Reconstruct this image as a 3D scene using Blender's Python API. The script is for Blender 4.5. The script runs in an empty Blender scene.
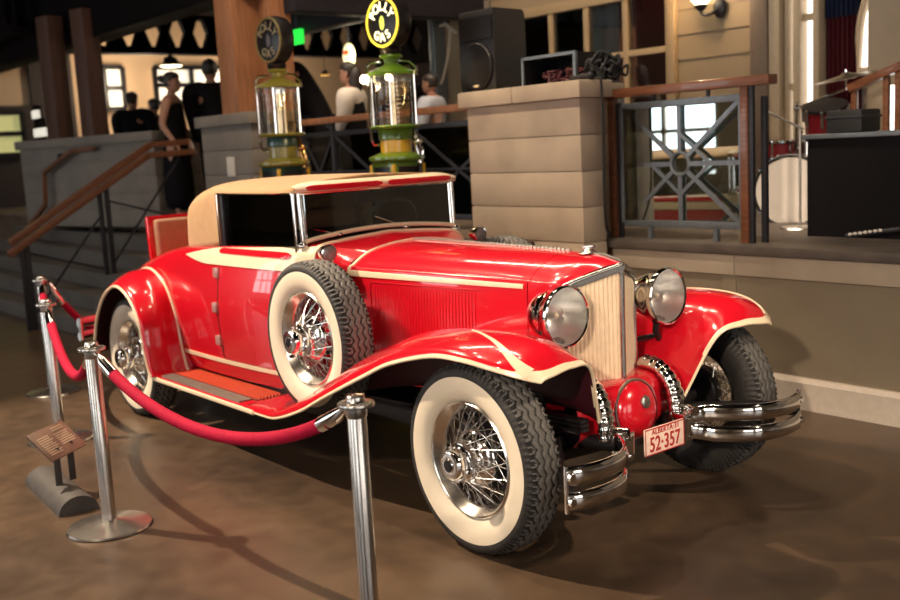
import bpy, bmesh, math, random
from mathutils import Vector as V, Matrix
random.seed(7)
C = bpy.context.scene.collection
PI = math.pi

# ------------------------------------------------------------------ helpers
def bm_new(): return bmesh.new()

def link(name, bm, mats, parent=None, angle=38, smooth=True, recalc=True):
    if recalc: bmesh.ops.recalc_face_normals(bm, faces=bm.faces[:])
    a = math.radians(angle)
    for f in bm.faces: f.smooth = smooth
    if smooth:
        for e in bm.edges:
            if len(e.link_faces) == 2 and e.calc_face_angle(0) > a: e.smooth = False
    me = bpy.data.meshes.new(name); bm.to_mesh(me); bm.free()
    for m in (mats if isinstance(mats, (list, tuple)) else [mats]): me.materials.append(m)
    o = bpy.data.objects.new(name, me); C.objects.link(o)
    if parent is not None: adopt(o, parent)
    return o

def adopt(o, parent):
    """parent o, whose mesh is in world coordinates, under parent (an unrotated Empty or a mesh at the origin)"""
    o.parent = parent
    p, off = parent, V((0, 0, 0))
    while p is not None:
        off += p.location
        p = p.parent if (p.parent is not None and p.get('local')) else None
    if parent.type == 'EMPTY' and not parent.get('local'):
        o.matrix_parent_inverse = Matrix.Translation(-parent.location)

def tag(o, label=None, cat=None, group=None, kind=None):
    if label: o['label'] = label
    if cat: o['category'] = cat
    if group: o['group'] = group
    if kind: o['kind'] = kind
    return o

def thing(name, label, cat, loc=(0, 0, 0), group=None):
    o = bpy.data.objects.new(name, None); C.objects.link(o)
    o.location = loc; o.empty_display_size = .1
    return tag(o, label, cat, group)

def struct(name, bm, mats, label=None, **k):
    o = link(name, bm, mats, **k); o['kind'] = 'structure'
    if label: o['label'] = label
    return o

def loft(bm, rings, cu=False, cv=False, cap=False, mat=0):
    R = [[bm.verts.new(p) for p in r] for r in rings]
    n, m = len(R), len(R[0]); fs = []
    for i in range(n if cv else n - 1):
        a, b = R[i], R[(i + 1) % n]
        for j in range(m if cu else m - 1):
            k = (j + 1) % m
            try:
                f = bm.faces.new((a[j], a[k], b[k], b[j])); f.material_index = mat; fs.append(f)
            except ValueError: pass
    if cap and not cv:
        for r in (R[0], R[-1]):
            try:
                f = bm.faces.new(r); f.material_index = mat
            except ValueError: pass
    return R

def frame(t, up=V((0, 0, 1))):
    t = t.normalized()
    if abs(t.dot(up)) > .97: up = V((1, 0, 0))
    a = t.cross(up).normalized(); b = a.cross(t).normalized()
    return a, b

def tube(bm, pts, r, n=8, closed=False, cap=True, mat=0, ry=None, up=V((0, 0, 1))):
    """tube through pts; r radius or list; ry second half-axis (along up)"""
    pts = [V(p) for p in pts]; N = len(pts); rings = []
    a = None
    for i, p in enumerate(pts):
        if closed: t = pts[(i + 1) % N] - pts[i - 1]
        else: t = pts[min(i + 1, N - 1)] - pts[max(i - 1, 0)]
        t = t.normalized()
        if a is None: a, b = frame(t, up)
        else:
            a = (a - t * a.dot(t)).normalized(); b = a.cross(t).normalized()
        if ry is not None: a, b = frame(t, up)
        rr = r[i] if isinstance(r, (list, tuple)) else r
        r2 = rr if ry is None else (ry[i] if isinstance(ry, (list, tuple)) else ry)
        rings.append([p + a * rr * math.cos(q) + b * r2 * math.sin(q) for q in [2 * PI * k / n for k in range(n)]])
    loft(bm, rings, cu=True, cv=closed, cap=cap and not closed, mat=mat)

def lathe(bm, prof, o=(0, 0, 0), ax=(0, 0, 1), n=32, closed=False, mat=0, a0=0, a1=2 * PI):
    o = V(o); ax = V(ax).normalized(); a, b = frame(ax, V((0, 0, 1)) if abs(ax.z) < .9 else V((1, 0, 0)))
    full = abs(a1 - a0 - 2 * PI) < 1e-6
    rings = []
    for k in range(n if full else n + 1):
        q = a0 + (a1 - a0) * k / n; d = a * math.cos(q) + b * math.sin(q)
        rings.append([o + d * max(r, 1e-4) + ax * h for r, h in prof])
    loft(bm, rings, cu=closed, cv=full, mat=mat)

def box(bm, lo, hi, bev=0, M=None, mat=0, seg=2):
    lo, hi = V(lo), V(hi)
    vs = [bm.verts.new((x, y, z)) for x in (lo.x, hi.x) for y in (lo.y, hi.y) for z in (lo.z, hi.z)]
    fs = [bm.faces.new([vs[i] for i in q]) for q in ((0, 1, 3, 2), (4, 6, 7, 5), (0, 4, 5, 1), (2, 3, 7, 6), (0, 2, 6, 4), (1, 5, 7, 3))]
    for f in fs: f.material_index = mat
    new = vs
    if bev:
        es = list({e for f in fs for e in f.edges})
        g = bmesh.ops.bevel(bm, geom=es, offset=bev, segments=seg, affect='EDGES', profile=.6)
        new = list({v for f in g['faces'] for v in f.verts} | {v for v in vs if v.is_valid})
        for f in g['faces']: f.material_index = mat
    if M is not None:
        for v in new: v.co = M @ v.co
    return new

def bar(bm, p, q, w, h, bev=0, up=V((0, 0, 1)), mat=0):
    """rectangular bar from p to q, w sideways, h along up"""
    p, q = V(p), V(q); t = (q - p); L = t.length; a, b = frame(t, up)
    t.normalize()
    M = Matrix((( t.x, a.x, b.x, p.x), (t.y, a.y, b.y, p.y), (t.z, a.z, b.z, p.z), (0, 0, 0, 1)))
    return box(bm, (0, -w / 2, -h / 2), (L, w / 2, h / 2), bev, M, mat)

def prism(bm, pts, d, mat=0):
    """polygon pts (3D, planar) extruded by vector d"""
    d = V(d); A = [bm.verts.new(V(p)) for p in pts]; B = [bm.verts.new(V(p) + d) for p in pts]
    n = len(A)
    fs = [bm.faces.new(A), bm.faces.new(B[::-1])]
    for i in range(n): fs.append(bm.faces.new((A[i], A[(i + 1) % n], B[(i + 1) % n], B[i])))
    for f in fs: f.material_index = mat

def ellipsoid(bm, c, r, n=16, m=10, M=None, mat=0):
    c = V(c); rings = []
    for i in range(m + 1):
        th = PI * i / m; s = max(math.sin(th), 1e-3)
        ring = []
        for k in range(n):
            q = 2 * PI * k / n
            p = V((r[0] * s * math.cos(q), r[1] * s * math.sin(q), r[2] * math.cos(th)))
            if M is not None: p = M @ p
            ring.append(c + p)
        rings.append(ring)
    loft(bm, rings, cu=True, mat=mat, cap=True)

def cr(pts, n):
    """Catmull-Rom resample of a polyline to n points (uniform in parameter)"""
    P = [V(p) for p in pts]; N = len(P) - 1; out = []
    for k in range(n):
        out.append(cr_at(P, N * k / (n - 1)))
    return out

def cr_at(P, u):
    N = len(P) - 1
    i = min(max(int(math.floor(u)), 0), N - 1); t = u - i
    p1, p2 = P[i], P[i + 1]
    p0 = P[i - 1] if i > 0 else p1 * 2 - p2
    p3 = P[i + 2] if i + 2 <= N else p2 * 2 - p1
    return .5 * (2 * p1 + (p2 - p0) * t + (2 * p0 - 5 * p1 + 4 * p2 - p3) * t * t + (3 * p1 - p0 - 3 * p2 + p3) * t ** 3)

class Surf:
    """smooth surface through a net of points"""
    def __init__(s, net): s.net = [[V(p) for p in r] for r in net]; s.U = len(net) - 1; s.W = len(net[0]) - 1
    def __call__(s, u, v): return cr_at([cr_at(r, v) for r in s.net], u)
    def normal(s, u, v, out=None):
        e = 1e-3
        d = (s(u + e, v) - s(u - e, v)).cross(s(u, v + e) - s(u, v - e))
        d = d.normalized() if d.length > 1e-12 else V((0, 0, 1))
        if out is not None and d.dot(out) < 0: d = -d
        return d
    def grid(s, bm, nu, nv, u0=0, u1=None, v0=0, v1=None, mat=0):
        u1 = s.U if u1 is None else u1; v1 = s.W if v1 is None else v1
        return loft(bm, [[s(u0 + (u1 - u0) * i / nu, v0 + (v1 - v0) * j / nv) for j in range(nv + 1)] for i in range(nu + 1)], mat=mat)

def ribbon(bm, S, path, w, off=.003, out=lambda p: V((0, 0, 1)), th=.004):
    """raised band lying on surface S along (u,v) path; w width or list"""
    P = [S(*q) for q in path]; N = len(P); rings = []
    for i, q in enumerate(path):
        t = (P[min(i + 1, N - 1)] - P[max(i - 1, 0)]).normalized()
        n = S.normal(*q); o = out(P[i])
        if n.dot(o) < 0: n = -n
        a = t.cross(n).normalized(); ww = (w[i] if isinstance(w, (list, tuple)) else w) / 2
        rings.append([P[i] - a * ww - n * th, P[i] - a * ww * .8 + n * off, P[i] + n * off * 1.3, P[i] + a * ww * .8 + n * off, P[i] + a * ww - n * th])
    loft(bm, rings)

def my(p): return V((p[0], -p[1], p[2]))

# ------------------------------------------------------------------ materials
def nodes(name):
    m = bpy.data.materials.new(name); m.use_nodes = True
    nt = m.node_tree; return m, nt, nt.nodes['Principled BSDF']

def mat(name, col, rough=.5, metal=0, coat=0, var=.06, scale=30, bump=0, bscale=200, spec=.5, coatr=.03, emit=None, estr=0, sheen=0, stretch=None):
    m, nt, b = nodes(name); L = nt.links
    tc = nt.nodes.new('ShaderNodeTexCoord'); src = tc.outputs['Object']
    if stretch:
        mp = nt.nodes.new('ShaderNodeMapping'); mp.inputs['Scale'].default_value = stretch
        L.new(src, mp.inputs['Vector']); src = mp.outputs['Vector']
    nz = nt.nodes.new('ShaderNodeTexNoise'); nz.inputs['Scale'].default_value = scale; nz.inputs['Detail'].default_value = 5
    L.new(src, nz.inputs['Vector'])
    rp = nt.nodes.new('ShaderNodeValToRGB')
    rp.color_ramp.elements[0].position = .3; rp.color_ramp.elements[1].position = .7
    rp.color_ramp.elements[0].color = (*[c * (1 - var) for c in col], 1)
    rp.color_ramp.elements[1].color = (*[min(c * (1 + var), 1) for c in col], 1)
    L.new(nz.outputs['Fac'], rp.inputs['Fac']); L.new(rp.outputs['Color'], b.inputs['Base Color'])
    b.inputs['Roughness'].default_value = rough; b.inputs['Metallic'].default_value = metal
    b.inputs['Coat Weight'].default_value = coat; b.inputs['Coat Roughness'].default_value = coatr
    b.inputs['Specular IOR Level'].default_value = spec
    if sheen: b.inputs['Sheen Weight'].default_value = sheen
    if bump:
        n2 = nt.nodes.new('ShaderNodeTexNoise'); n2.inputs['Scale'].default_value = bscale; n2.inputs['Detail'].default_value = 3
        L.new(src, n2.inputs['Vector'])
        bp = nt.nodes.new('ShaderNodeBump'); bp.inputs['Strength'].default_value = bump; bp.inputs['Distance'].default_value = .01
        L.new(n2.outputs['Fac'], bp.inputs['Height']); L.new(bp.outputs['Normal'], b.inputs['Normal'])
    if emit:
        b.inputs['Emission Color'].default_value = (*emit, 1); b.inputs['Emission Strength'].default_value = estr
    return m

def glass_mat(name, tint=(1, 1, 1), refl=.12, rough=.02, gloss=(1, 1, 1), ior=1.45):
    """thin pane: see-through with a mirror reflection growing towards grazing"""
    m = bpy.data.materials.new(name); m.use_nodes = True; nt = m.node_tree; nt.nodes.clear(); L = nt.links
    out = nt.nodes.new('ShaderNodeOutputMaterial'); mix = nt.nodes.new('ShaderNodeMixShader')
    tr = nt.nodes.new('ShaderNodeBsdfTransparent'); tr.inputs[0].default_value = (*tint, 1)
    gl = nt.nodes.new('ShaderNodeBsdfGlossy'); gl.inputs['Roughness'].default_value = rough; gl.inputs[0].default_value = (*gloss, 1)
    lw = nt.nodes.new('ShaderNodeFresnel'); lw.inputs['IOR'].default_value = ior
    ad = nt.nodes.new('ShaderNodeMath'); ad.operation = 'ADD'; ad.use_clamp = True; ad.inputs[1].default_value = refl
    L.new(lw.outputs[0], ad.inputs[0]); L.new(ad.outputs[0], mix.inputs[0])
    L.new(tr.outputs[0], mix.inputs[1]); L.new(gl.outputs[0], mix.inputs[2]); L.new(mix.outputs[0], out.inputs[0])
    return m

def emis(name, col, s):
    m, nt, b = nodes(name); b.inputs['Base Color'].default_value = (*col, 1)
    b.inputs['Emission Color'].default_value = (*col, 1); b.inputs['Emission Strength'].default_value = s
    return m

M_ = {}
M_['red'] = mat('red_paint', (.54, .006, .017), .22, coat=1, var=.02, spec=.35, coatr=.015)
M_['cream'] = mat('cream_paint', (.80, .64, .45), .3, coat=.6, var=.03)
M_['rim'] = mat('satin_rim', (.74, .69, .64), .2, metal=1)
M_['spoke'] = mat('spoke_steel', (.62, .58, .54), .22, metal=1)
M_['chrome'] = mat('chrome', (.83, .80, .77), .07, metal=1, var=.03)
M_['nickel'] = mat('brushed_nickel', (.62, .59, .56), .28, metal=1, var=.08, scale=60)
M_['groove'] = mat('tyre_groove', (.010, .009, .009), .8)
M_['tread'] = mat('worn_tread', (.115, .105, .098), .6, var=.15, scale=60)
M_['rubber'] = mat('tyre_rubber', (.022, .019, .018), .62, var=.2, scale=40, bump=.15)
M_['white'] = mat('whitewall_rubber', (.80, .69, .54), .55, var=.03, scale=12)
M_['tan'] = mat('tan_canvas', (.43, .245, .11), .85, var=.06, scale=25, bump=.25, bscale=500, sheen=.2)
M_['leather'] = mat('tan_leather', (.30, .145, .075), .42, var=.1, scale=18)
M_['black'] = mat('black_paint', (.012, .010, .011), .35, var=.2, spec=.4)
M_['dark'] = mat('dark_cloth', (.010, .008, .009), .8, var=.2, spec=.2)
M_['plastic'] = mat('black_plastic', (.008, .007, .008), .6, var=.15, scale=50)
M_['grille'] = mat('cream_slats', (.72, .56, .40), .4, var=.05, coat=.3)
M_['plate'] = mat('plate_enamel', (.86, .66, .57), .45, var=.08, scale=40)
M_['platered'] = mat('plate_red', (.42, .03, .03), .45)
M_['alu'] = mat('aluminium_tread', (.34, .31, .27), .42, metal=.8, var=.12, scale=60)
M_['redmat'] = mat('red_rubber_mat', (.50, .055, .02), .45, var=.12)
M_['velvet'] = mat('red_velvet', (.40, .006, .036), .8, var=.12, scale=40, spec=.15)
M_['steel'] = mat('brushed_steel', (.60, .56, .52), .26, metal=1, var=.10, scale=8, stretch=(60, 60, 1))
M_['wood'] = mat('stained_wood', (.15, .056, .026), .38, var=.35, scale=6, stretch=(1, 8, 8), coat=.3)
M_['timber'] = mat('timber_column', (.30, .125, .055), .55, var=.22, scale=5, stretch=(6, 6, .6))
M_['iron'] = mat('dark_iron', (.035, .035, .042), .45, metal=.4, var=.15)
M_['steelgrey'] = mat('grey_railing_steel', (.16, .18, .20), .4, metal=.5, var=.12)
M_['glass'] = glass_mat('window_glass', (.88, .9, .88), .05)
M_['railglass'] = glass_mat('railing_glass', (.5, .56, .55), .42, .01, gloss=(.86, .97, 1))
M_['carglass'] = glass_mat('car_glass', (.82, .82, .80), .03)
M_['pumpglass'] = glass_mat('pump_glass', (.96, .97, .95), .02, ior=1.12)

M_['reflector'] = mat('lamp_reflector', (.9, .89, .87), .28, metal=1, var=.03)
M_['skin'] = mat('skin', (.40, .20, .13), .55, var=.06)
M_['hair'] = mat('dark_hair', (.02, .013, .010), .5, var=.3, scale=60)
M_['shirt'] = mat('white_shirt', (.62, .56, .50), .8, var=.05)
M_['blueshirt'] = mat('pale_blue_shirt', (.40, .42, .50), .8, var=.05)
M_['denim'] = mat('dark_denim', (.045, .055, .09), .8, var=.15)
def fluted():
    m = bpy.data.materials.new('fluted_lens'); m.use_nodes = True; nt = m.node_tree; nt.nodes.clear(); L = nt.links
    out = nt.nodes.new('ShaderNodeOutputMaterial'); a = nt.nodes.new('ShaderNodeMixShader'); c = nt.nodes.new('ShaderNodeMixShader')
    tr = nt.nodes.new('ShaderNodeBsdfTransparent'); tl = nt.nodes.new('ShaderNodeBsdfDiffuse'); gl = nt.nodes.new('ShaderNodeBsdfGlossy')
    tl.inputs[0].default_value = (.62, .60, .57, 1); gl.inputs['Roughness'].default_value = .12
    tc = nt.nodes.new('ShaderNodeTexCoord'); wv = nt.nodes.new('ShaderNodeTexWave'); wv.bands_direction = 'Y'; wv.inputs['Scale'].default_value = 28; L.new(tc.outputs['Object'], wv.inputs[0])
    bp = nt.nodes.new('ShaderNodeBump'); bp.inputs['Strength'].default_value = .5; bp.inputs['Distance'].default_value = .01; L.new(wv.outputs['Fac'], bp.inputs['Height'])
    for s in (tl, gl): L.new(bp.outputs[0], s.inputs['Normal'])
    a.inputs[0].default_value = .14; c.inputs[0].default_value = .12
    L.new(tr.outputs[0], a.inputs[1]); L.new(tl.outputs[0], a.inputs[2]); L.new(a.outputs[0], c.inputs[1]); L.new(gl.outputs[0], c.inputs[2]); L.new(c.outputs[0], out.inputs[0]); return m
M_['lens'] = fluted()
M_['amp'] = mat('black_tolex', (.005, .004, .005), .85, var=.2, spec=.15)
M_['shaded_red'] = mat('red_paint_shaded', (.045, .003, .010), .55)  # red paint darkened for fender undersides, their shade put into the colour
M_['redgroove'] = mat('dark_red_groove', (.10, .008, .006), .6)
M_['hingepink'] = mat('red_chrome_hinge', (.62, .36, .33), .3, metal=.6)
M_['suit'] = mat('black_suit', (.0065, .0055, .0065), .85, var=.15, spec=.12)
M_['pgreen'] = mat('pump_green', (.10, .20, .012), .3, coat=.6, var=.08)
M_['polive'] = mat('pump_olive', (.25, .22, .03), .35, coat=.5, var=.1)
M_['pteal'] = mat('pump_dark_green', (.01, .06, .045), .35, coat=.5)
M_['pyellow'] = mat('pump_yellow', (.62, .36, .01), .35, coat=.5)
M_['brass'] = mat('brass', (.55, .30, .10), .25, metal=1)
M_['fuel'] = mat('amber_fuel', (.5, .33, .18), .2)
M_['drumred'] = mat('drum_red', (.16, .008, .014), .25, coat=.8)
M_['drumhead'] = mat('drum_head', (.78, .72, .68), .6, var=.06, scale=8)
M_['bronze'] = mat('cymbal_bronze', (.42, .36, .26), .32, metal=1)
M_['cable'] = mat('black_cable', (.012, .012, .013), .6)
M_['signplate'] = mat('sign_plate', (.20, .125, .09), .4, var=.1)
M_['signtext'] = mat('sign_text', (.55, .42, .30), .5)
M_['stand'] = mat('grey_stand', (.06, .052, .048), .6, var=.2, scale=15)
M_['rope'] = mat('white_cord', (.6, .54, .45), .8)
M_['doored'] = mat('red_curtain', (.11, .010, .018), .7, var=.2)
M_['trimcream'] = mat('cream_trim', (.58, .47, .33), .5, var=.05)
M_['browntrim'] = mat('brown_trim', (.20, .145, .105), .5, var=.08)
M_['olivetrim'] = mat('tan_trim', (.42, .30, .17), .5, var=.06)
# ------------------------------------------------------------------ setting
def floor_mat():
    m, nt, b = nodes('polished_concrete'); L = nt.links
    tc = nt.nodes.new('ShaderNodeTexCoord')
    def noise(s, d, dist=0):
        n = nt.nodes.new('ShaderNodeTexNoise'); n.inputs['Scale'].default_value = s; n.inputs['Detail'].default_value = d
        n.inputs['Distortion'].default_value = dist; L.new(tc.outputs['Object'], n.inputs['Vector']); return n.outputs['Fac']
    a = noise(.7, 7, .9); c = noise(7, 8, .3)
    mx = nt.nodes.new('ShaderNodeMath'); mx.operation = 'MULTIPLY_ADD'; mx.inputs[1].default_value = .4
    L.new(c, mx.inputs[0]); L.new(a, mx.inputs[2])
    rp = nt.nodes.new('ShaderNodeValToRGB')
    e = rp.color_ramp.elements
    e[0].position = .45; e[0].color = (.040, .026, .019, 1); e[1].position = .95; e[1].color = (.128, .079, .046, 1)
    L.new(mx.outputs[0], rp.inputs['Fac']); L.new(rp.outputs['Color'], b.inputs['Base Color'])
    r2 = nt.nodes.new('ShaderNodeMapRange'); r2.inputs['To Min'].default_value = .26; r2.inputs['To Max'].default_value = .46
    L.new(c, r2.inputs['Value']); L.new(r2.outputs[0], b.inputs['Roughness'])
    b.inputs['Specular IOR Level'].default_value = .42
    return m

def stone_mat(name, c1, c2, s=3):
    return mat(name, [(a + d) / 2 for a, d in zip(c1, c2)], .75, var=.14, scale=s, bump=.12, bscale=60)

M_['floor'] = floor_mat()
M_['stone'] = stone_mat('buff_stone', (.42, .33, .24), (.50, .40, .29))
M_['stonegrey'] = stone_mat('grey_stone', (.175, .148, .125), (.21, .18, .152))
M_['fascia'] = stone_mat('fascia_stone', (.31, .25, .19), (.37, .30, .23))
M_['panel'] = mat('stage_panel', (.205, .165, .115), .55, var=.05, scale=4)
M_['base'] = mat('baseboard_stone', (.56, .48, .41), .6, var=.06)
M_['lip'] = mat('stage_lip_concrete', (.085, .068, .058), .55, var=.25, scale=5)
M_['siding'] = mat('painted_siding', (.33, .245, .15), .6, var=.05, scale=2)
M_['warmwall'] = mat('warm_plaster', (.60, .42, .26), .8, var=.04, scale=1)
M_['truss'] = mat('dark_truss', (.005, .0035, .004), .8, var=.2, spec=.08)
M_['beamgrey'] = mat('grey_steel_beam', (.020, .018, .024), .6, var=.15, spec=.2)
M_['ceil'] = mat('dark_ceiling', (.006, .0045, .005), .9, var=.2, spec=.05)
M_['planks'] = mat('stage_planks', (.16, .115, .085), .5, var=.3, scale=3)
M_['darkwall'] = mat('dark_wall', (.030, .020, .018), .7, var=.2)
M_['greenpane'] = emis('greenish_pane_light', (.62, .60, .25), .42)
M_['daypane'] = emis('daylight_pane', (1, .97, .92), 1.6)

ZS = .985
b = bm_new(); box(b, (-24, -9.2, -.2), (9, 2.2, 0)); struct('floor', b, M_['floor'])
# upper level the stage and the mezzanine share
b = bm_new(); box(b, (-24, 2.09, 0), (9, 12, .925)); struct('floor_upper', b, M_['planks'])
b = bm_new(); box(b, (-2.2, 2.0, .925), (9, 12, ZS), .012); struct('trim_1', b, M_['lip'], 'grey brown edge slab of the stage')
b = bm_new(); box(b, (-24, 1.72, .925), (-2.2, 12, ZS), .01); struct('floor_landing', b, M_['planks'])
# stage front: stone band, recessed panels, baseboard
b = bm_new()
for x0, x1 in ((-1.75, -.735), (-.73, 1.6), (1.605, 4), (4.005, 9)): box(b, (x0, 2.04, .79), (x1, 2.12, .925), .006)
struct('trim_2', b, M_['fascia'], 'stone band under the stage edge')
b = bm_new()
box(b, (-1.75, 2.075, .18), (9, 2.12, .79))
for x in (-.74, -.62): pass
box(b, (-.84, 2.062, .2), (-.735, 2.1, .79), .004)
for x in (1.5, 4.0): box(b, (x, 2.062, .2), (x + .105, 2.1, .79), .004)
struct('wall_stage', b, M_['panel'], 'brown panelled front of the stage')
b = bm_new(); prism(b, [(-1.75, 2.10, 0), (-1.75, 2.02, 0), (-1.75, 2.02, .165), (-1.75, 2.045, .19), (-1.75, 2.10, .19)], (10.75, 0, 0))
struct('baseboard_stage', b, M_['base'])
# front edge of the mezzanine, left of the stage
b = bm_new(); box(b, (-5.3, 1.75, 0), (-2.8, 2.09, .925)); struct('wall_mezzanine', b, M_['darkwall'])

def stone_pier(name, x0, x1, y0, y1, zb, zt, courses, m, label, cap=.116, over=.05, M=None, inset=(0,)):
    b = bm_new(); z = zb
    hs = (zt - cap - zb) / courses
    box(b, (x0 + .012, y0 + .012, zb), (x1 - .012, y1 - .012, zt - cap), M=M)
    for k in range(courses):
        box(b, (x0, y0, zb + k * hs + .004), (x1, y1, zb + (k + 1) * hs - .004), .006, M=M)
    xm = x0 + (x1 - x0) * .47
    box(b, (x0 - over, y0 - over, zt - cap), (xm - .003, y1 + over, zt), .012, M=M)
    box(b, (xm + .003, y0 - over, zt - cap), (x1 + over, y1 + over, zt), .012, M=M)
    return struct(name, b, m, label)
stone_pier('pillar_stage', -2.89, -1.72, 1.72, 1.95, 0, 2.085, 8, M_['stone'], 'buff stone pier at the stage corner')
stone_pier('pillar_stage_back', -2.89, -2.02, 2.0, 2.42, 0, 2.085, 8, M_['stone'], 'back half of the buff stone pier', over=.045)
stone_pier('pillar_mezzanine', -7.22, -6.12, 1.62, 2.12, 0, 2.135, 8, M_['stonegrey'], 'stone pier under the timber columns right of the stairs')
PM = Matrix.Translation((-8.8, 1.75, 0)) @ Matrix.Rotation(math.radians(13), 4, 'Z')
stone_pier('pillar_stairs', -3.0, 0, 0, .8, .9, 2.06, 5, M_['stonegrey'], 'grey stone pier at the head of the stairs', M=PM)
# timber columns
for k, (x, y, w, zb) in enumerate(((-6.67, 1.70, .36, 2.13), (-6.42, 2.02, .26, 2.0))):
    b = bm_new(); box(b, (x - w / 2, y, zb), (x + w / 2, y + w, 3.6), .012); struct('pillar_timber_%d' % (k + 1), b, M_['timber'], 'orange brown timber column beside the unlit fuel pump')
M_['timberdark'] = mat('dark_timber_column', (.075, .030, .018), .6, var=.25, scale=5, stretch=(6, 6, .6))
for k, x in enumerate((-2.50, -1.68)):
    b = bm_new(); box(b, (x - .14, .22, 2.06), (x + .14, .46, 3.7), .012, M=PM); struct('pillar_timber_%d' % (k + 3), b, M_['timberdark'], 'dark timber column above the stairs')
# steps, one structure
b = bm_new()
for k in range(6):
    z = .985 - (k + 1) * .164
    if z > .01: box(b, (-13.5, 1.72 - (k + 1) * .33, 0), (-7.0, 1.75 - k * .33, z), .008)
M_['steps'] = stone_mat('step_stone', (.085, .072, .062), (.115, .098, .085))
struct('stairs', b, M_['steps'], 'broad dark stone steps climbing to the mezzanine')
# back wall of the stage: lapped boards
b = bm_new()
def siding(b, x0, x1, y, z0, z1, h=.235):
    z = z0
    while z < z1 - 1e-6:
        t = min(z + h, z1)
        prism(b, [(x0, y + .03, z), (x0, y - .014, z), (x0, y, t), (x0, y + .03, t)], (x1 - x0, 0, 0)); z = t
siding(b, -3.40, -2.45, 4.8, ZS, 4.4); siding(b, -6.9, -5.6, 4.8, ZS, 4.4); siding(b, -5.6, -3.40, 4.8, 3.12, 4.4); siding(b, -5.6, -3.40, 4.8, ZS, 1.72)
box(b, (-6.9, 4.82, ZS), (-5.6, 4.95, 4.4)); box(b, (-3.4, 4.82, ZS), (-2.45, 4.95, 4.4)); box(b, (-5.6, 4.82, 3.12), (-3.4, 4.95, 4.4)); box(b, (-5.6, 4.82, ZS), (-3.4, 4.95, 1.72))
struct('wall_back', b, M_['siding'], angle=20)
b = bm_new(); box(b, (-2.45, 4.70, ZS), (-2.27, 4.98, 4.4), .01); struct('trim_3', b, M_['browntrim'])
b = bm_new(); box(b, (-3.42, 4.74, ZS), (-3.33, 4.82, 4.4), .006); struct('trim_4', b, M_['olivetrim'])
b = bm_new(); box(b, (-2.27, 4.72, ZS), (-2.16, 4.90, 4.4), .008); box(b, (-2.04, 4.74, ZS), (-1.97, 4.9, 4.4), .008); box(b, (-1.85, 4.74, ZS), (-1.79, 4.9, 4.4), .008); struct('trim_5', b, M_['trimcream'])
b = bm_new(); box(b, (-6.99, 4.62, ZS), (-6.88, 4.98, 4.4), .01); struct('trim_6', b, M_['steelgrey'])
# back window: frame with muntins, panes, dark room behind with a pale curtain edge
wf = bm_new()
WX = [-5.52, -5.02, -4.50, -3.96, -3.42]
box(wf, (-5.62, 4.74, 1.70), (-5.5, 4.84, 3.12), .008); box(wf, (-5.62, 4.74, 3.05), (-3.36, 4.84, 3.15), .008); box(wf, (-5.62, 4.74, 1.64), (-3.36, 4.84, 1.73), .008)
for x in WX[1:4]: box(wf, (x - .032, 4.755, 1.7), (x + .032, 4.825, 3.1), .006)
box(wf, (-3.45, 4.755, 1.7), (-3.40, 4.825, 3.1), .006)
box(wf, (-5.55, 4.76, 2.49), (-3.42, 4.82, 2.55), .006)
w1 = struct('window_1', wf, M_['olivetrim'], 'multi-pane window behind the loudspeaker')
b = bm_new(); box(b, (-5.52, 4.785, 1.72), (-3.42, 4.795, 3.08)); link('pane', b, M_['glass'], w1)
b = bm_new(); box(b, (-6.6, 6.1, ZS), (-2.6, 6.2, 4)); struct('wall_room', b, M_['doored'])
b = bm_new()
for x0, x1 in ((-5.9, -5.62), (-5.05, -4.4)):
    P = [V((x0 + (x1 - x0) * k / 24, 5.15 + .02 * math.sin(k * 1.9), 0)) for k in range(25)]
    loft(b, [[p + V((0, 0, z)) for p in P] for z in (ZS, 3.3)])
M_['paleblue'] = mat('pale_blue_curtain', (.34, .40, .46), .8)
struct('trim_7', b, M_['paleblue'], 'pale curtains inside the back window')
# glazed garden door and daylight beyond, right of the trim
d1 = bm_new(); box(d1, (-2.15, 4.78, ZS), (-2.10, 4.84, 3.8), .005); box(d1, (-2.09, 4.79, 2.02), (-2.04, 4.83, 2.08)); box(d1, (-1.97, 4.79, 2.6), (-1.85, 4.83, 2.66))
dd = struct('door_1', d1, M_['trimcream'], 'narrow glazed door behind the drums')
b = bm_new(); box(b, (-2.10, 4.86, 1.0), (-1.85, 4.88, 3.8)); link('pane', b, M_['daypane'], dd)
# red curtained panel
b = bm_new()
P = [V((-1.79 + .33 * k / 60, 4.86 + .03 * math.sin(k * .8), 0)) for k in range(61)]
loft(b, [[p + V((0, 0, z)) for p in P] for z in (ZS, 2.74)])
struct('trim_8', b, M_['doored'], 'dark red curtain behind the drum kit')
M_['navy'] = mat('navy_cloth', (.012, .022, .075), .7)
b = bm_new(); loft(b, [[p + V((0, -.02, z)) for p in P] for z in (2.6, 4.2)]); struct('trim_9', b, M_['navy'], 'navy valance above the red curtain')
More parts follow.
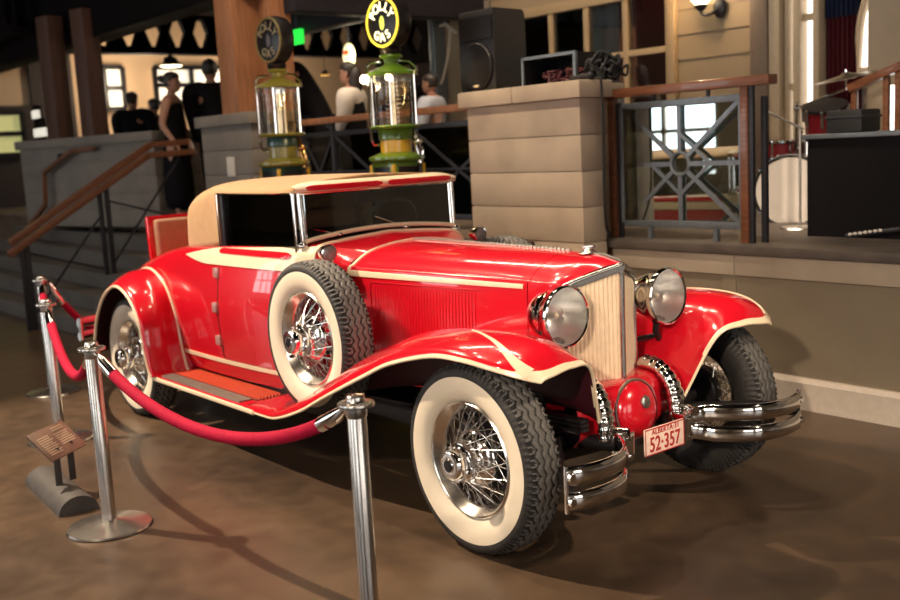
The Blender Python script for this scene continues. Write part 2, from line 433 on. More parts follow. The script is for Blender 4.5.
# arched daylight window
wb = bm_new()
arc = [(-1.47, 4.83, 2.13), (-1.47, 4.83, 2.40)] + [(-1.0 - .47 * math.cos(a), 4.83, 2.40 + .62 * math.sin(a)) for a in [PI * k / 20 for k in range(1, 20)]] + [(-.53, 4.83, 2.40), (-.53, 4.83, 2.13)]
tube(wb, arc, .035, 8, closed=True); bar(wb, (-1.0, 4.83, 2.13), (-1.0, 4.83, 3.0), .03, .03)
w2 = struct('window_2', wb, M_['trimcream'], 'bright arched window at the far right')
b = bm_new(); prism(b, [(x, 4.85, z) for x, y, z in arc], (0, .02, 0)); link('pane', b, M_['daypane'], w2)
b = bm_new(); box(b, (-1.24, 4.55, ZS), (6, 4.72, 4.4)); box(b, (-1.47, 4.90, ZS), (-.5, 5.0, 2.08)); box(b, (-1.47, 4.90, 3.1), (-.5, 5.0, 4.4)); struct('wall_right', b, M_['stone'])
# warm room at the far left, its wall windows, trusses, beams, ceiling
b = bm_new(); box(b, (-17.2, -1.5, 0), (-17, 12.5, 6.5)); struct('wall_far', b, M_['warmwall'])
b = bm_new(); box(b, (-17, 11.9, 0), (-7.0, 12.1, 6.5)); struct('wall_far_right', b, M_['darkwall'])
b = bm_new(); box(b, (-16.99, 1.3, ZS), (-16.9, 3.1, 2.85)); box(b, (-16.99, 2.95, ZS), (-16.9, 3.75, 4.2)); struct('wall_far_left', b, M_['darkwall'])
def far_window(n, y0, y1, z0, z1, nx, nz, pane, label):
    b = bm_new(); X = -16.83
    for k in range(nx + 1):
        y = y0 + (y1 - y0) * k / nx; box(b, (X - .03, y - .045, z0), (X + .03, y + .045, z1))
    for k in range(nz + 1):
        z = z0 + (z1 - z0) * k / nz; box(b, (X - .03, y0, z - .045), (X + .03, y1, z + .045))
    w = struct('window_%d' % n, b, M_['black'], label)
    b = bm_new(); box(b, (X - .04, y0, z0), (X - .035, y1, z1)); link('pane', b, pane, w)
M_['nightpane'] = emis('pale_pane_light', (1, .93, .78), .55)
far_window(3, 5.38, 6.95, 2.85, 3.55, 2, 2, M_['nightpane'], 'black framed window behind the couple on the landing')
far_window(4, 4.35, 4.72, 2.75, 3.55, 1, 2, M_['nightpane'], 'small pale window beside the dark column')
far_window(5, 1.0, 2.72, 1.95, 2.72, 2, 2, M_['greenpane'], 'greenish lit window at the left edge')
# hexagon-cut truss fascias
def truss(name, p, q, h, n, rise=.0, hw=.33, th=.12, solid=.10):
    """plate from p to q (bottom edge), height h, with n elongated hexagon holes"""
    p, q = V(p), V(q); d = (q - p); L = d.length; d.normalize(); up = V((0, 0, 1)); nrm = d.cross(up)
    b = bm_new(); cell = L / n
    def P(u, z, s=0): return p + d * u + up * z + nrm * s
    for k in range(n):
        u0 = k * cell; c = u0 + cell / 2; r = cell * hw
        outer = [(u0, 0), (c, 0), (u0 + cell, 0), (u0 + cell, h / 2), (u0 + cell, h), (c, h), (u0, h), (u0, h / 2)]
        z0, z1 = solid * h, (1 - solid) * h
        inner = [(c - r * .35, z0), (c, z0), (c + r * .35, z0), (c + r, h / 2), (c + r * .35, z1), (c, z1), (c - r * .35, z1), (c - r, h / 2)]
        for s in (0, th):
            A = [b.verts.new(P(*o, s)) for o in outer]; B = [b.verts.new(P(*i, s)) for i in inner]
            for i in range(8): b.faces.new((A[i], A[(i + 1) % 8], B[(i + 1) % 8], B[i]))
        I0 = [b.verts.new(P(*i, 0)) for i in inner]; I1 = [b.verts.new(P(*i, th)) for i in inner]
        for i in range(8): b.faces.new((I0[i], I0[(i + 1) % 8], I1[(i + 1) % 8], I1[i]))
        for zz in (0, h): b.faces.new([b.verts.new(P(u, zz, s)) for u, s in ((u0, 0), (u0 + cell, 0), (u0 + cell, th), (u0, th))])
    box_lo = p - nrm * .09 + V((0, 0, -.07))
    bar(b, p + up * -.035 + nrm * th / 2, q + up * -.035 + nrm * th / 2, .3, .07)
    return struct(name, b, M_['truss'], None, smooth=False)
truss('trim_truss_far', (-14.5, 1.0, 3.62), (-14.5, 9.5, 3.62), .62, 19)
truss('trim_truss_mid', (-10.5, 6.5, 3.05), (-6.8, 6.5, 3.05), .55, 6)
truss('trim_truss_left', (-17.0, 1.55, 3.70), (-12.4, 1.55, 3.70), .55, 7)
b = bm_new(); bar(b, (-10.6, 6.4, 2.3), (-6.9, 6.4, 3.15), .12, .12); bar(b, (-9.6, 6.4, 2.1), (-8.4, 6.4, 3.1), .05, .05); struct('trim_10', b, M_['truss'])
b = bm_new(); box(b, (-24, 1.75, 3.34), (-6.3, 2.15, 4.6), .02); struct('beam_mezzanine', b, M_['truss'], 'dark beam across the mezzanine')
b = bm_new(); box(b, (-6.3, 2.2, 3.12), (-6.05, 9.0, 4.3), .02); box(b, (-8.4, 3.2, 3.12), (-6.0, 3.45, 4.0), .02); struct('beam_steel', b, M_['beamgrey'], 'grey steel beam above the fuel pumps')
b = bm_new(); box(b, (-24, -9.2, 6.6), (9, 12.2, 6.8)); struct('ceiling', b, M_['ceil'])
b = bm_new(); box(b, (-24, 1.9, 4.5), (-6.3, 12.2, 4.6)); struct('ceiling_mezzanine', b, M_['ceil'])
b = bm_new(); box(b, (-24, -9.4, 0), (-23.8, 12, 6.7)); struct('wall_left', b, M_['darkwall'])
EWY = [(-6.4, -3.6), (-2.6, .2)]  # added windows, out of view, filling the car front and chrome with light
b = bm_new(); ys = [-9.4, -6.4, -3.6, -2.6, .2, 12]
for k in (0, 2, 4): box(b, (8.9, ys[k], 0), (9.1, ys[k + 1], 6.7))
for y0, y1 in EWY: box(b, (8.9, y0, 0), (9.1, y1, .7)); box(b, (8.9, y0, 3.6), (9.1, y1, 6.7))
M_['nearwall'] = mat('cream_wall', (.42, .33, .23), .8, var=.04, scale=2)
struct('wall_near_right', b, M_['nearwall'])
M_['eastfill'] = emis('east_fill_glow', (1, .96, .92), 3.2)
for k, (y0, y1) in enumerate(EWY):
    b = bm_new()
    for i in range(4): y = y0 + (y1 - y0) * i / 3; box(b, (8.88, y - .04, .7), (8.96, y + .04, 3.6))
    for i in range(4): z = .7 + 2.9 * i / 3; box(b, (8.88, y0, z - .04), (8.96, y1, z + .04))
    w = struct('window_%d' % (k + 16), b, M_['trimcream'], 'added fill-light window in the wall ahead of the car')
    b = bm_new(); box(b, (8.97, y0, .7), (8.99, y1, 3.6)); link('pane', b, M_['eastfill'], w)
# wall behind the photographer with tall daylight windows
b = bm_new()
NW = [(-13.6, -11.0), (-9.9, -6.6), (-2.4, -.4), (3.0, 5.4)]
xs = [-24] + [v for w in NW for v in w] + [9]
for k in range(0, len(xs), 2): box(b, (xs[k], -9.3, 0), (xs[k + 1], -9.1, 6.7))
for x0, x1 in NW: box(b, (x0, -9.3, 0), (x1, -9.1, .9)); box(b, (x0, -9.3, 4.3), (x1, -9.1, 6.7))
M_['nearwall'] = mat('cream_wall', (.42, .33, .23), .8, var=.04, scale=2)
struct('wall_near', b, M_['nearwall'])
M_['bigpane'] = emis('daylight_glass', (.92, .97, 1), 4.2)
for k, (x0, x1) in enumerate(NW):
    b = bm_new()
    for i in range(4):
        x = x0 + (x1 - x0) * i / 3; box(b, (x - .04, -9.16, .9), (x + .04, -9.08, 4.3))
    for i in range(5):
        z = .9 + 3.4 * i / 4; box(b, (x0, -9.16, z - .04), (x1, -9.08, z + .04))
    w = struct('window_%d' % (k + 6), b, M_['trimcream'], 'tall daylight window behind the photographer')
    b = bm_new(); box(b, (x0, -9.19, .9), (x1, -9.17, 4.3)); link('pane', b, M_['bigpane'], w)
# ------------------------------------------------------------------ the car (front axle at x=0, forward +x, right-hand side at -y)
car = thing('vintage_car', 'red vintage open two-door car with tan soft top and cream trim, behind the ropes', 'car', (-1.74, 0, 0))
def part(name, b, m, parent=None, **k):
    return link(name, b, m, car if parent is None else parent, **k)

# ---- body tub
ST = [  # x, then (half width, z) from sill to centre line
 (-4.22, (.40, .42), (.44, .48), (.47, .62), (.44, .76), (.34, .84), (.2, .865), (0, .87)),
 (-4.02, (.54, .40), (.57, .50), (.59, .72), (.55, .88), (.46, .945), (.3, .965), (0, .97)),
 (-3.60, (.60, .38), (.63, .48), (.65, .78), (.615, .99), (.53, 1.05), (.33, 1.075), (0, 1.08)),
 (-3.10, (.63, .38), (.65, .48), (.672, .78), (.632, 1.06), (.575, 1.135), (.4, 1.14), (0, 1.145)),
 (-2.50, (.635, .38), (.655, .48), (.675, .78), (.64, 1.055), (.585, 1.16), (.5, 1.165), (0, 1.165)),
 (-1.90, (.60, .38), (.62, .48), (.64, .78), (.61, 1.06), (.56, 1.175), (.45, 1.19), (0, 1.195)),
 (-1.62, (.54, .38), (.56, .48), (.575, .78), (.55, 1.06), (.515, 1.185), (.33, 1.215), (0, 1.235)),
 (-1.385, (.44, .40), (.45, .50), (.455, .78), (.44, 1.06), (.35, 1.14), (.2, 1.178), (0, 1.195))]
def body_net(s): return [[(r[0], s * p[0], p[1]) for p in r[1:]] for r in ST]
BODY = {s: Surf(body_net(s)) for s in (-1, 1)}
def solve(f, lo, hi, target, n=40):
    up = f(hi) > f(lo)
    for _ in range(n):
        m = (lo + hi) / 2
        if (f(m) < target) == up: lo = m
        else: hi = m
    return (lo + hi) / 2
def buv(S, x, z, vmax=6):
    u = solve(lambda q: S(q, 3).x, 0, S.U, x)
    return u, solve(lambda q: S(u, q).z, 0, vmax, z)
def outy(s): return lambda p: V((0, s, .35))
b = bm_new()
for s in (-1, 1): BODY[s].grid(b, 56, 30)
bmesh.ops.remove_doubles(b, verts=b.verts[:], dist=.0005)
body = part('body', b, M_['red'])
# cream belt moulding with a red inset
def lower(x): return 1.10 - .0 if x < -2.90 else (1.062 + .038 * max(0, (-2.62 - x) / .3) ** 1.6)
def upper(x):
    if x < -2.5: return 1.158 - .053 * ((-2.5 - x) / .43) ** 1.3
    return 1.158 + .032 * (x + 2.5) / .85
def band(b, s, x0, x1, lo, hi, off, nx=40, nz=6, curl=.004):
    S = BODY[s]; rings = []
    for i in range(nx + 1):
        x = x0 + (x1 - x0) * i / nx; r = []
        for j in range(nz + 1):
            z = lo(x) + (hi(x) - lo(x)) * j / nz
            uv = buv(S, x, z, 5); n = S.normal(*uv, out=V((0, s, .3)))
            o = off if 0 < j < nz else -curl
            r.append(S(*uv) + n * o)
            if j in (0, nz - 1): 
                zz = z if j == 0 else hi(x); uv2 = buv(S, x, zz, 5)
                if j == 0: r.append(S(*uv2) + n * off)
                else: r.append(S(*uv2) + n * off)
        rings.append(r)
    loft(b, rings)
for s in (-1, 1):
    b = bm_new(); band(b, s, -2.93, -1.57, lower, upper, .008); part('belt_moulding', b, M_['cream'])
b = bm_new()
def rin(x, a, c):
    e = min(x + 2.50, -1.72 - x); return min(1, max(.02, e / .03)) ** .5
for s in (-1, 1):
    b = bm_new(); band(b, s, -2.50, -1.72, lambda x: 1.143 - .016 * rin(x, 0, 0), lambda x: 1.143 + .012 * rin(x, 0, 0) + .006 * (x + 2.5), .013)
    part('belt_inset', b, M_['red'])
for s in (-1, 1): b = bm_new(); band(b, s, -3.04, -1.55, lambda x: .466, lambda x: .489, .006, 30, 2); part('lower_stripe', b, M_['cream'])
# doors
for s in (-1, 1):
    b = bm_new(); band(b, s, -2.465, -1.60, lambda x: .50, lambda x: 1.052, .006, 24, 14)
    d = part('door', b, M_['red'])
    for z in (1.017, .81, .608):
        b = bm_new(); uv = buv(BODY[s], -2.48, z); p = BODY[s](*uv)
        box(b, (p.x - .028, p.y - .022, z - .030), (p.x + .028, p.y + .022, z + .030), .008); link('hinge', b, M_['hingepink'], d)

    b = bm_new(); ribbon(b, BODY[s], [buv(BODY[s], -2.455, .50 + .55 * i / 20) for i in range(21)], .009, .0075, outy(s)); link('door_seam', b, M_['redgroove'], d)
    b = bm_new(); tube(b, [(-1.70, s * .60, .95), (-1.70, s * .655, .95), (-1.80, s * .665, .945)], .009); link('door_handle', b, M_['chrome'], d)
# dark tray standing in for the unlit cabin, and seat seen through the glass
b = bm_new(); box(b, (-2.98, -.535, 1.162), (-1.72, .535, 1.205), .01); part('cabin_dark_tray', b, M_['dark'])
b = bm_new(); box(b, (-2.86, -.52, 1.19), (-2.66, .52, 1.33), .05, seg=3); part('seat_back', b, M_['leather'])
b = bm_new(); lathe(b, [(.205, -.012), (.217, 0), (.205, .012), (.193, 0)], (-2.03, .30, 1.22), (-.85, 0, .5), 32, closed=True)
for a in (0, 2.1, 4.2):
    pass
tube(b, [(-2.03, .30, 1.22), (-1.80, .30, 1.08)], .02); part('steering_wheel', b, M_['black'])
# rumble seat: raised lid, cushion
b = bm_new(); box(b, (-.03, -.43, 0), (.012, .43, .36), .012, M=Matrix.Translation((-3.975, 0, .945)) @ Matrix.Rotation(-.06, 4, 'Y'))
lid = part('rumble_lid', b, M_['red'])
b = bm_new(); box(b, (.012, -.395, .03), (.085, .395, .335), .03, M=Matrix.Translation((-3.975, 0, .945)) @ Matrix.Rotation(-.06, 4, 'Y'), seg=3)
link('seat_cushion', b, M_['leather'], lid)
# ---- hood
HS = [
 (-1.372, (.430, .50), (.445, .78), (.436, 1.055), (.40, 1.10), (.30, 1.155), (.16, 1.185), (0, 1.197)),
 (-.95, (.385, .50), (.395, .78), (.385, 1.055), (.355, 1.098), (.265, 1.153), (.14, 1.183), (0, 1.195)),
 (-.50, (.325, .50), (.335, .78), (.325, 1.050), (.30, 1.092), (.225, 1.145), (.12, 1.178), (0, 1.192)),
 (-.17, (.280, .50), (.285, .78), (.278, 1.042), (.258, 1.082), (.19, 1.133), (.10, 1.170), (0, 1.186))]
HOOD = {s: Surf([[(r[0], s * p[0], p[1]) for p in r[1:]] for r in HS]) for s in (-1, 1)}
b = bm_new()
for s in (-1, 1): HOOD[s].grid(b, 20, 36)
bmesh.ops.remove_doubles(b, verts=b.verts[:], dist=.0005)
hood = part('hood', b, M_['red'])
def huv(S, x, z):
    u = solve(lambda q: S(q, 3).x, 0, S.U, x); return u, solve(lambda q: S(u, q).z, 0, 6, z)
for s in (-1, 1):
    S = HOOD[s]
    b = bm_new(); xs = [-1.36 + 1.17 * i / 40 for i in range(41)]
    ribbon(b, S, [huv(S, x, 1.058 - .006 * (x + 1.36)) for x in xs], [.036 - .012 * (x + 1.36) / 1.2 for x in xs], .005, outy(s)); link('hood_stripe', b, M_['cream'], hood)
    b = bm_new()
    for k in range(34):
        x = -1.17 + .69 * k / 33
        ribbon(b, S, [huv(S, x, .56 + (1.005 - .56) * j / 10) for j in range(11)], .013, .002, outy(s))
    link('hood_louvers', b, M_['red'], hood)
    b = bm_new()
    ribbon(b, S, [huv(S, -1.20, .56 + .46 * j / 10) for j in range(11)], .006, .003, outy(s)); ribbon(b, S, [huv(S, x, 1.02) for x in (-1.20, -1, -.8, -.6, -.45)], .005, .003, outy(s))
    link('louver_border', b, M_['red'], hood)
b = bm_new()
tube(b, [(-1.36 + 1.2 * i / 20, 0, 1.199 - .012 * (i / 20) ** 2) for i in range(21)], .006)
for i in range(44): tube(b, [(-1.35 + 1.17 * i / 43, 0, 1.200 - .011 * (i / 43) ** 2), (-1.338 + 1.17 * i / 43, 0, 1.200 - .011 * (i / 43) ** 2)], .009, 8)
link('hood_hinge', b, M_['nickel'], hood)
# cowl-hood seam strip, chrome highlight put into its cream colour; cream edge on cowl
for s in (-1, 1):
    b = bm_new(); S = HOOD[s]; ribbon(b, S, [(0.0, v) for v in [1.9 + 4.1 * i / 20 for i in range(21)]], .022, .006, lambda p: V((0, s * .4, 1))); part('cowl_strip', b, M_['cream'])
for s in (-1, 1):
    b = bm_new()
    S = BODY[s]; u0 = buv(S, -1.60, 1.1)[0]; u1 = buv(S, -1.40, 1.1)[0]
    ribbon(b, S, [(u0 + (u1 - u0) * .12 * (1 - (v - 3.3) / 2.7), v) for v in [3.3 + 2.7 * i / 16 for i in range(17)]], .030, .007, lambda p: V((0, s * .4, 1)))
    part('cowl_edge', b, M_['cream'])
# radiator nose and grille
NS = [[(-.165, .283, .50), (-.165, .285, .78), (-.165, .278, 1.042), (-.165, .258, 1.082), (-.165, .19, 1.133), (-.165, .10, 1.170), (-.165, 0, 1.186)],
      [(-.07, .265, .50), (-.06, .266, .78), (-.05, .262, 1.045), (-.04, .245, 1.075), (-.02, .185, 1.118), (.005, .10, 1.158), (.02, 0, 1.176)],
      [(.0, .240, .50), (.0, .240, .78), (.004, .236, 1.045), (.014, .222, 1.066), (.050, .165, 1.098), (.098, .085, 1.130), (.148, 0, 1.150)]]
b = bm_new()
for s in (-1, 1): Surf([[(p[0], s * p[1], p[2]) for p in r] for r in NS]).grid(b, 12, 36)
bmesh.ops.remove_doubles(b, verts=b.verts[:], dist=.0005)
nose = part('radiator_shell', b, M_['red'])
b = bm_new()
edge = [(.006, -.236, .60), (.006, -.237, .80), (.008, -.234, 1.03), (.03, -.205, 1.068), (.088, -.105, 1.105), (.150, 0, 1.138)]
E2 = cr(edge, 40); E2 = E2 + [my(p) for p in E2[-2::-1]]
tube(b, E2, .012, 10)
tube(b, [(.146, 0, 1.135), (.142, 0, .9), (.140, 0, .60)], .014, 10)
for s in (-1, 1):  # bright cap along the top of the shell front
    rings = []
    for p in cr(edge[2:], 16):
        rings.append([V((p.x + .012, s * p.y, p.z - .024)), V((p.x + .016, s * p.y, p.z)), V((p.x + .004, s * p.y, p.z + .013)), V((p.x - .02, s * p.y, p.z + .012))])
    loft(b, rings)
link('shell_trim', b, M_['rim'], nose)
b = bm_new()
for s in (-1, 1):
    n = 13; rings = []
    for k in range(n * 6 + 1):
        t = k / (n * 6); q = (k % 6) / 6
        bulge = .009 * math.sin(PI * q) ** .6 if 0 < q < 1 else -.002
        x = .136 + (.010 - .136) * t; y = s * .228 * t; top = 1.118 - .070 * t
        rings.append([V((x + bulge, y, .60)), V((x + bulge, y, .8)), V((x + bulge, y, top))])
    loft(b, rings)
part('radiator_grille', b, M_['grille'], angle=60)
b = bm_new()
lathe(b, [(0, .030), (.012, .028), (.02, .022), (.028, .016), (.032, .010), (.040, .006), (.044, 0)], (-.05, 0, 1.180), (0, 0, 1), 24)
bar(b, (-.085, 0, 1.203), (-.01, 0, 1.212), .012, .014, .004)
tube(b, [(-.02, 0, 1.183), (.06, 0, 1.172), (.145, 0, 1.152)], .009)
part('radiator_cap', b, M_['rim'])
# ---- front fenders
FR = [  # outer -> inner: (x, y, z)
 [(-1.82, .885, .335), (-1.82, .880, .348), (-1.82, .80, .355), (-1.82, .70, .36), (-1.82, .62, .365), (-1.82, .55, .37)],
 [(-1.60, .890, .335), (-1.60, .882, .355), (-1.60, .80, .37), (-1.60, .70, .375), (-1.60, .62, .378), (-1.60, .55, .38)],
 [(-1.44, .895, .350), (-1.44, .885, .378), (-1.44, .80, .405), (-1.44, .70, .415), (-1.44, .60, .415), (-1.44, .52, .41)],
 [(-1.19, .900, .430), (-1.19, .885, .468), (-1.19, .80, .515), (-1.19, .69, .530), (-1.19, .57, .505), (-1.19, .47, .46)],
 [(-.98, .902, .525), (-.98, .885, .565), (-.98, .79, .62), (-.98, .66, .645), (-.98, .53, .61), (-.98, .42, .50)],
 [(-.81, .902, .600), (-.81, .883, .645), (-.81, .78, .708), (-.81, .64, .740), (-.81, .49, .69), (-.81, .38, .52)],
 [(-.60, .902, .690), (-.60, .880, .738), (-.60, .775, .795), (-.60, .625, .820), (-.60, .47, .76), (-.60, .345, .53)],
 [(-.39, .902, .775), (-.39, .878, .820), (-.39, .77, .868), (-.39, .615, .882), (-.39, .455, .81), (-.39, .32, .54)],
 [(-.10, .902, .845), (-.10, .876, .882), (-.10, .77, .912), (-.10, .615, .918), (-.10, .445, .83), (-.10, .305, .54)],
 [(.10, .898, .852), (.10, .874, .885), (.10, .77, .918), (.10, .615, .925), (.09, .445, .835), (.06, .30, .54)],
 [(.24, .868, .832), (.24, .850, .858), (.24, .76, .899), (.24, .61, .910), (.21, .445, .825), (.15, .295, .53)],
 [(.335, .815, .805), (.335, .80, .826), (.335, .735, .858), (.325, .60, .872), (.285, .445, .80), (.205, .29, .52)],
 [(.395, .755, .783), (.397, .735, .793), (.395, .68, .800), (.375, .56, .806), (.335, .415, .765), (.250, .285, .50)]]
FEND = {s: Surf([[(p[0], s * p[1], p[2]) for p in r] for r in FR]) for s in (-1, 1)}
RR = [  # rear fender, outer -> inner
 [(-3.985, .92, .36), (-3.995, .90, .37), (-4.02, .80, .38), (-4.03, .70, .39), (-4.03, .55, .39)],
 [(-3.905, .922, .489), (-3.925, .905, .51), (-3.975, .80, .54), (-3.99, .70, .55), (-3.99, .54, .55)],
 [(-3.82, .922, .65), (-3.84, .905, .67), (-3.89, .80, .72), (-3.905, .70, .73), (-3.90, .54, .74)],
 [(-3.68, .922, .795), (-3.695, .905, .82), (-3.74, .80, .875), (-3.755, .70, .89), (-3.755, .54, .89)],
 [(-3.50, .922, .885), (-3.505, .905, .912), (-3.525, .80, .965), (-3.53, .70, .98), (-3.53, .56, .98)],
 [(-3.354, .922, .893), (-3.345, .905, .918), (-3.34, .80, .955), (-3.345, .70, .965), (-3.345, .58, .965)],
 [(-3.204, .922, .828), (-3.185, .905, .848), (-3.165, .80, .868), (-3.175, .70, .865), (-3.175, .60, .86)],
 [(-3.09, .922, .70), (-3.065, .905, .712), (-3.055, .80, .715), (-3.075, .70, .70), (-3.085, .60, .70)],
 [(-3.05, .922, .53), (-3.022, .905, .535), (-3.015, .80, .53), (-3.03, .70, .515), (-3.04, .60, .51)],
 [(-3.01, .920, .40), (-2.985, .905, .40), (-2.975, .80, .40), (-2.985, .70, .395), (-2.99, .60, .39)],
 [(-2.985, .915, .352), (-2.965, .90, .35), (-2.955, .80, .35), (-2.96, .70, .35), (-2.965, .60, .35)]]
REAR = {s: Surf([[(p[0], s * p[1], p[2]) for p in r] for r in RR]) for s in (-1, 1)}
def solid(o, t=.004, off=0):
    m = o.modifiers.new('thickness', 'SOLIDIFY'); m.thickness = t; m.offset = off; return o  # a thin shell
for s in (-1, 1):
    S = FEND[s]
    b = bm_new(); S.grid(b, 84, 40)
    f = part('front_fender', b, [M_['shaded_red'], M_['red']], angle=60, recalc=False)
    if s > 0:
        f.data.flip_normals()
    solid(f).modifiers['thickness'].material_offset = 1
    b = bm_new()
    path = [(12 * i / 90, .0) for i in range(91)]
    tube(b, [S(*q) for q in path] + [S(12, 5 * i / 40) for i in range(1, 41)], .007, 8)
    nout = lambda p: V((.2, s * .5, 1))
    rings = []   # outer edge band, widening towards the tip
    for i in range(121):
        u = 11.96 * i / 120; d = .30 + .16 * min(1, max(0, u - 7) / 3); vm = d + .75 * math.exp(-abs(u - 11.15) / .50) * (1 if u < 11.15 else 1) if u < 11.15 else d + .75
        rings.append([S(u, .01 + (vm - .01) * j / 8) + S.normal(u, .01 + (vm - .01) * j / 8, out=nout(S(u, .5))) * (.005 if j < 8 else -.001) for j in range(9)])
    loft(b, rings)
    rings = []   # front edge band
    for i in range(61):
        v = .05 + 4.7 * i / 60; w = .26 + .95 * math.exp(-max(0, v - 1.0) / .40) + .10 * max(0, 1 - v)
        rings.append([S(11.97 - w * j / 8, v) + S.normal(11.97 - w * j / 8, v, out=nout(S(11.5, v))) * (.0052 if j < 8 else -.001) for j in range(9)])
    loft(b, rings)
    ribbon(b, S, [(11.35 - 3.2 * t, 1.0 + 1.5 * t ** .85) for t in [i / 40 for i in range(41)]], [.058 * (1 - t) ** 1.7 + .009 for t in [i / 40 for i in range(41)]], .0056, nout)
    link('edge_trim', b, M_['cream'], f)
    S = REAR[s]; b = bm_new(); S.grid(b, 70, 30)
    f = part('rear_fender', b, [M_['shaded_red'], M_['red']], angle=60, recalc=False)
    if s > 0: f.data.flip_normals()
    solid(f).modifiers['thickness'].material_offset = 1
    b = bm_new(); tube(b, [S(10 * i / 70, 0) for i in range(71)], .011, 8)
    SB = [S(10 * i / 70, 3.25) for i in range(20, 71)]
    tube(b, SB, .011, 8)
    link('edge_trim', b, M_['cream'], f)
# inner wheel house so that daylight does not show through
for s in (-1, 1): b = bm_new(); box(b, (-.85, min(s * .30, s * .33), .34), (-.05, max(s * .30, s * .33), .70), .01); part('inner_panel', b, M_['black'])
b = bm_new()
box(b, (-3.9, -.58, .42), (-3.1, .58, .80), .03)
part('trunk_floor', b, M_['black'])
# ---- running boards
for s in (-1, 1):
    b = bm_new(); box(b, (-2.99, min(s * .60, s * .885), .325), (-1.80, max(s * .60, s * .885), .352), .008)
    rb = part('running_board', b, M_['red'])
    b = bm_new(); box(b, (-2.93, min(s * .79, s * .872), .350), (-1.90, max(s * .79, s * .872), .360), .003)
    for k in range(9): box(b, (-2.93, s * (.797 + .009 * k) - .002, .359), (-1.90, s * (.797 + .009 * k) + .002, .3625))
    link('tread_strip', b, M_['alu'], rb)
    b = bm_new(); box(b, (-2.95, min(s * .61, s * .787), .350), (-1.86, max(s * .61, s * .787), .356), .002); mt = link('rubber_mat', b, M_['redgroove'], rb)
    b = bm_new()
    for k in range(8): box(b, (-2.94, s * (.623 + .0205 * k) - .0050, .355), (-1.88, s * (.623 + .0205 * k) + .0050, .363), .002)
    for k in range(7): ellipsoid(b, (-1.868, s * (.633 + .0215 * k), .357), (.010, .008, .006), 8, 6)
    link('mat_ribs', b, M_['redmat'], rb)
    b = bm_new(); tube(b, [(-3.0 + 1.3 * i / 20, s * .889, .333) for i in range(21)], .011, 8, ry=.014); link('edge_trim', b, M_['cream'], rb)
# ---- soft top
def top_profile(p, inw, kind, zb):
    """vertical section at plan point p going up and inwards"""
    side = [(0, zb), (0, (zb + 1.42) / 2), (.002, 1.40), (.010, 1.475), (.045, 1.512), (.12, 1.532), (.25, 1.543)]
    back = [(0, zb), (0, (zb + 1.28) / 2), (.018, 1.335), (.075, 1.395), (.19, 1.455), (.35, 1.506), (.50, 1.535)]
    if zb > 1.45: side = [(0, zb), (0, zb + .006), (.003, 1.492), (.012, 1.501), (.045, 1.516), (.12, 1.532), (.25, 1.543)]
    out = []
    for a, c in zip(side, back):
        d = a[0] * (1 - kind) + c[0] * kind; z = a[1] * (1 - kind) + c[1] * kind
        out.append(V((p[0], p[1], 0)) + V((inw[0], inw[1], 0)) * d + V((0, 0, z)))
    return out
plan = []   # (point, inward, kind, bottom z)
for x, w in ((-1.668, .556), (-1.78, .565), (-1.95, .572), (-2.2, .574), (-2.54, .575)): plan.append(((x, -w), (0, 1), 0, 1.484))
nearplan = []
for x in (-2.548, -2.66, -2.82, -2.95): nearplan.append(((x, -.575), (0, 1), max(0, (-2.7 - x) / .51), 1.128 + .03 * (x + 2.95) / .4))
for a in (18, 36, 54, 72): nearplan.append(((-2.95 - .175 * math.sin(math.radians(a)), -.41 - .165 * math.cos(math.radians(a))), (math.sin(math.radians(a)), math.cos(math.radians(a))), .49 + .51 * a / 90, 1.12))
for y in (-.41, -.2, 0): nearplan.append(((-3.125 - .02 * (1 - abs(y) / .41), y), (1, 0), 1, 1.12))
half = plan + nearplan
full = half + [((p[0][0], -p[0][1]), (p[1][0], -p[1][1]), p[2], p[3]) for p in half[-2::-1]]
b = bm_new(); rings = []
for p, i, k, zb in full:
    r = top_profile(p, i, k, zb)
    spine = V((max(min(p[0], -1.668), -2.45), 0, 1.556))
    r = cr(r, 19)
    last = r[-1]
    for t in (.33, .66, 1.0): q = last.lerp(spine, t); q.z = last.z + (spine.z - last.z) * (1 - (1 - t) ** 2); r.append(q)
    rings.append(r)
loft(b, rings)
top = part('soft_top', b, M_['tan'], angle=70)
solid(top, .012)
for s in (-1, 1): b = bm_new(); tube(b, [(-2.552, s * .580, 1.165), (-2.552, s * .580, 1.482)], .006, 8); tube(b, [(-2.55, s * .578, 1.482), (-1.70, s * .566, 1.484)], .006, 8); link('window_channel', b, M_['chrome'], top)
for s in (-1, 1): b = bm_new(); box(b, (-2.54, s * .552 - .004, 1.17), (-1.70, s * .552 + .004, 1.485)); part('side_window', b, M_['carglass'])
for s in (-1, 1): b = bm_new(); box(b, (-2.545, s * .56 - .012, 1.165), (-2.50, s * .56 + .012, 1.482), .004); part('window_post', b, M_['black'])
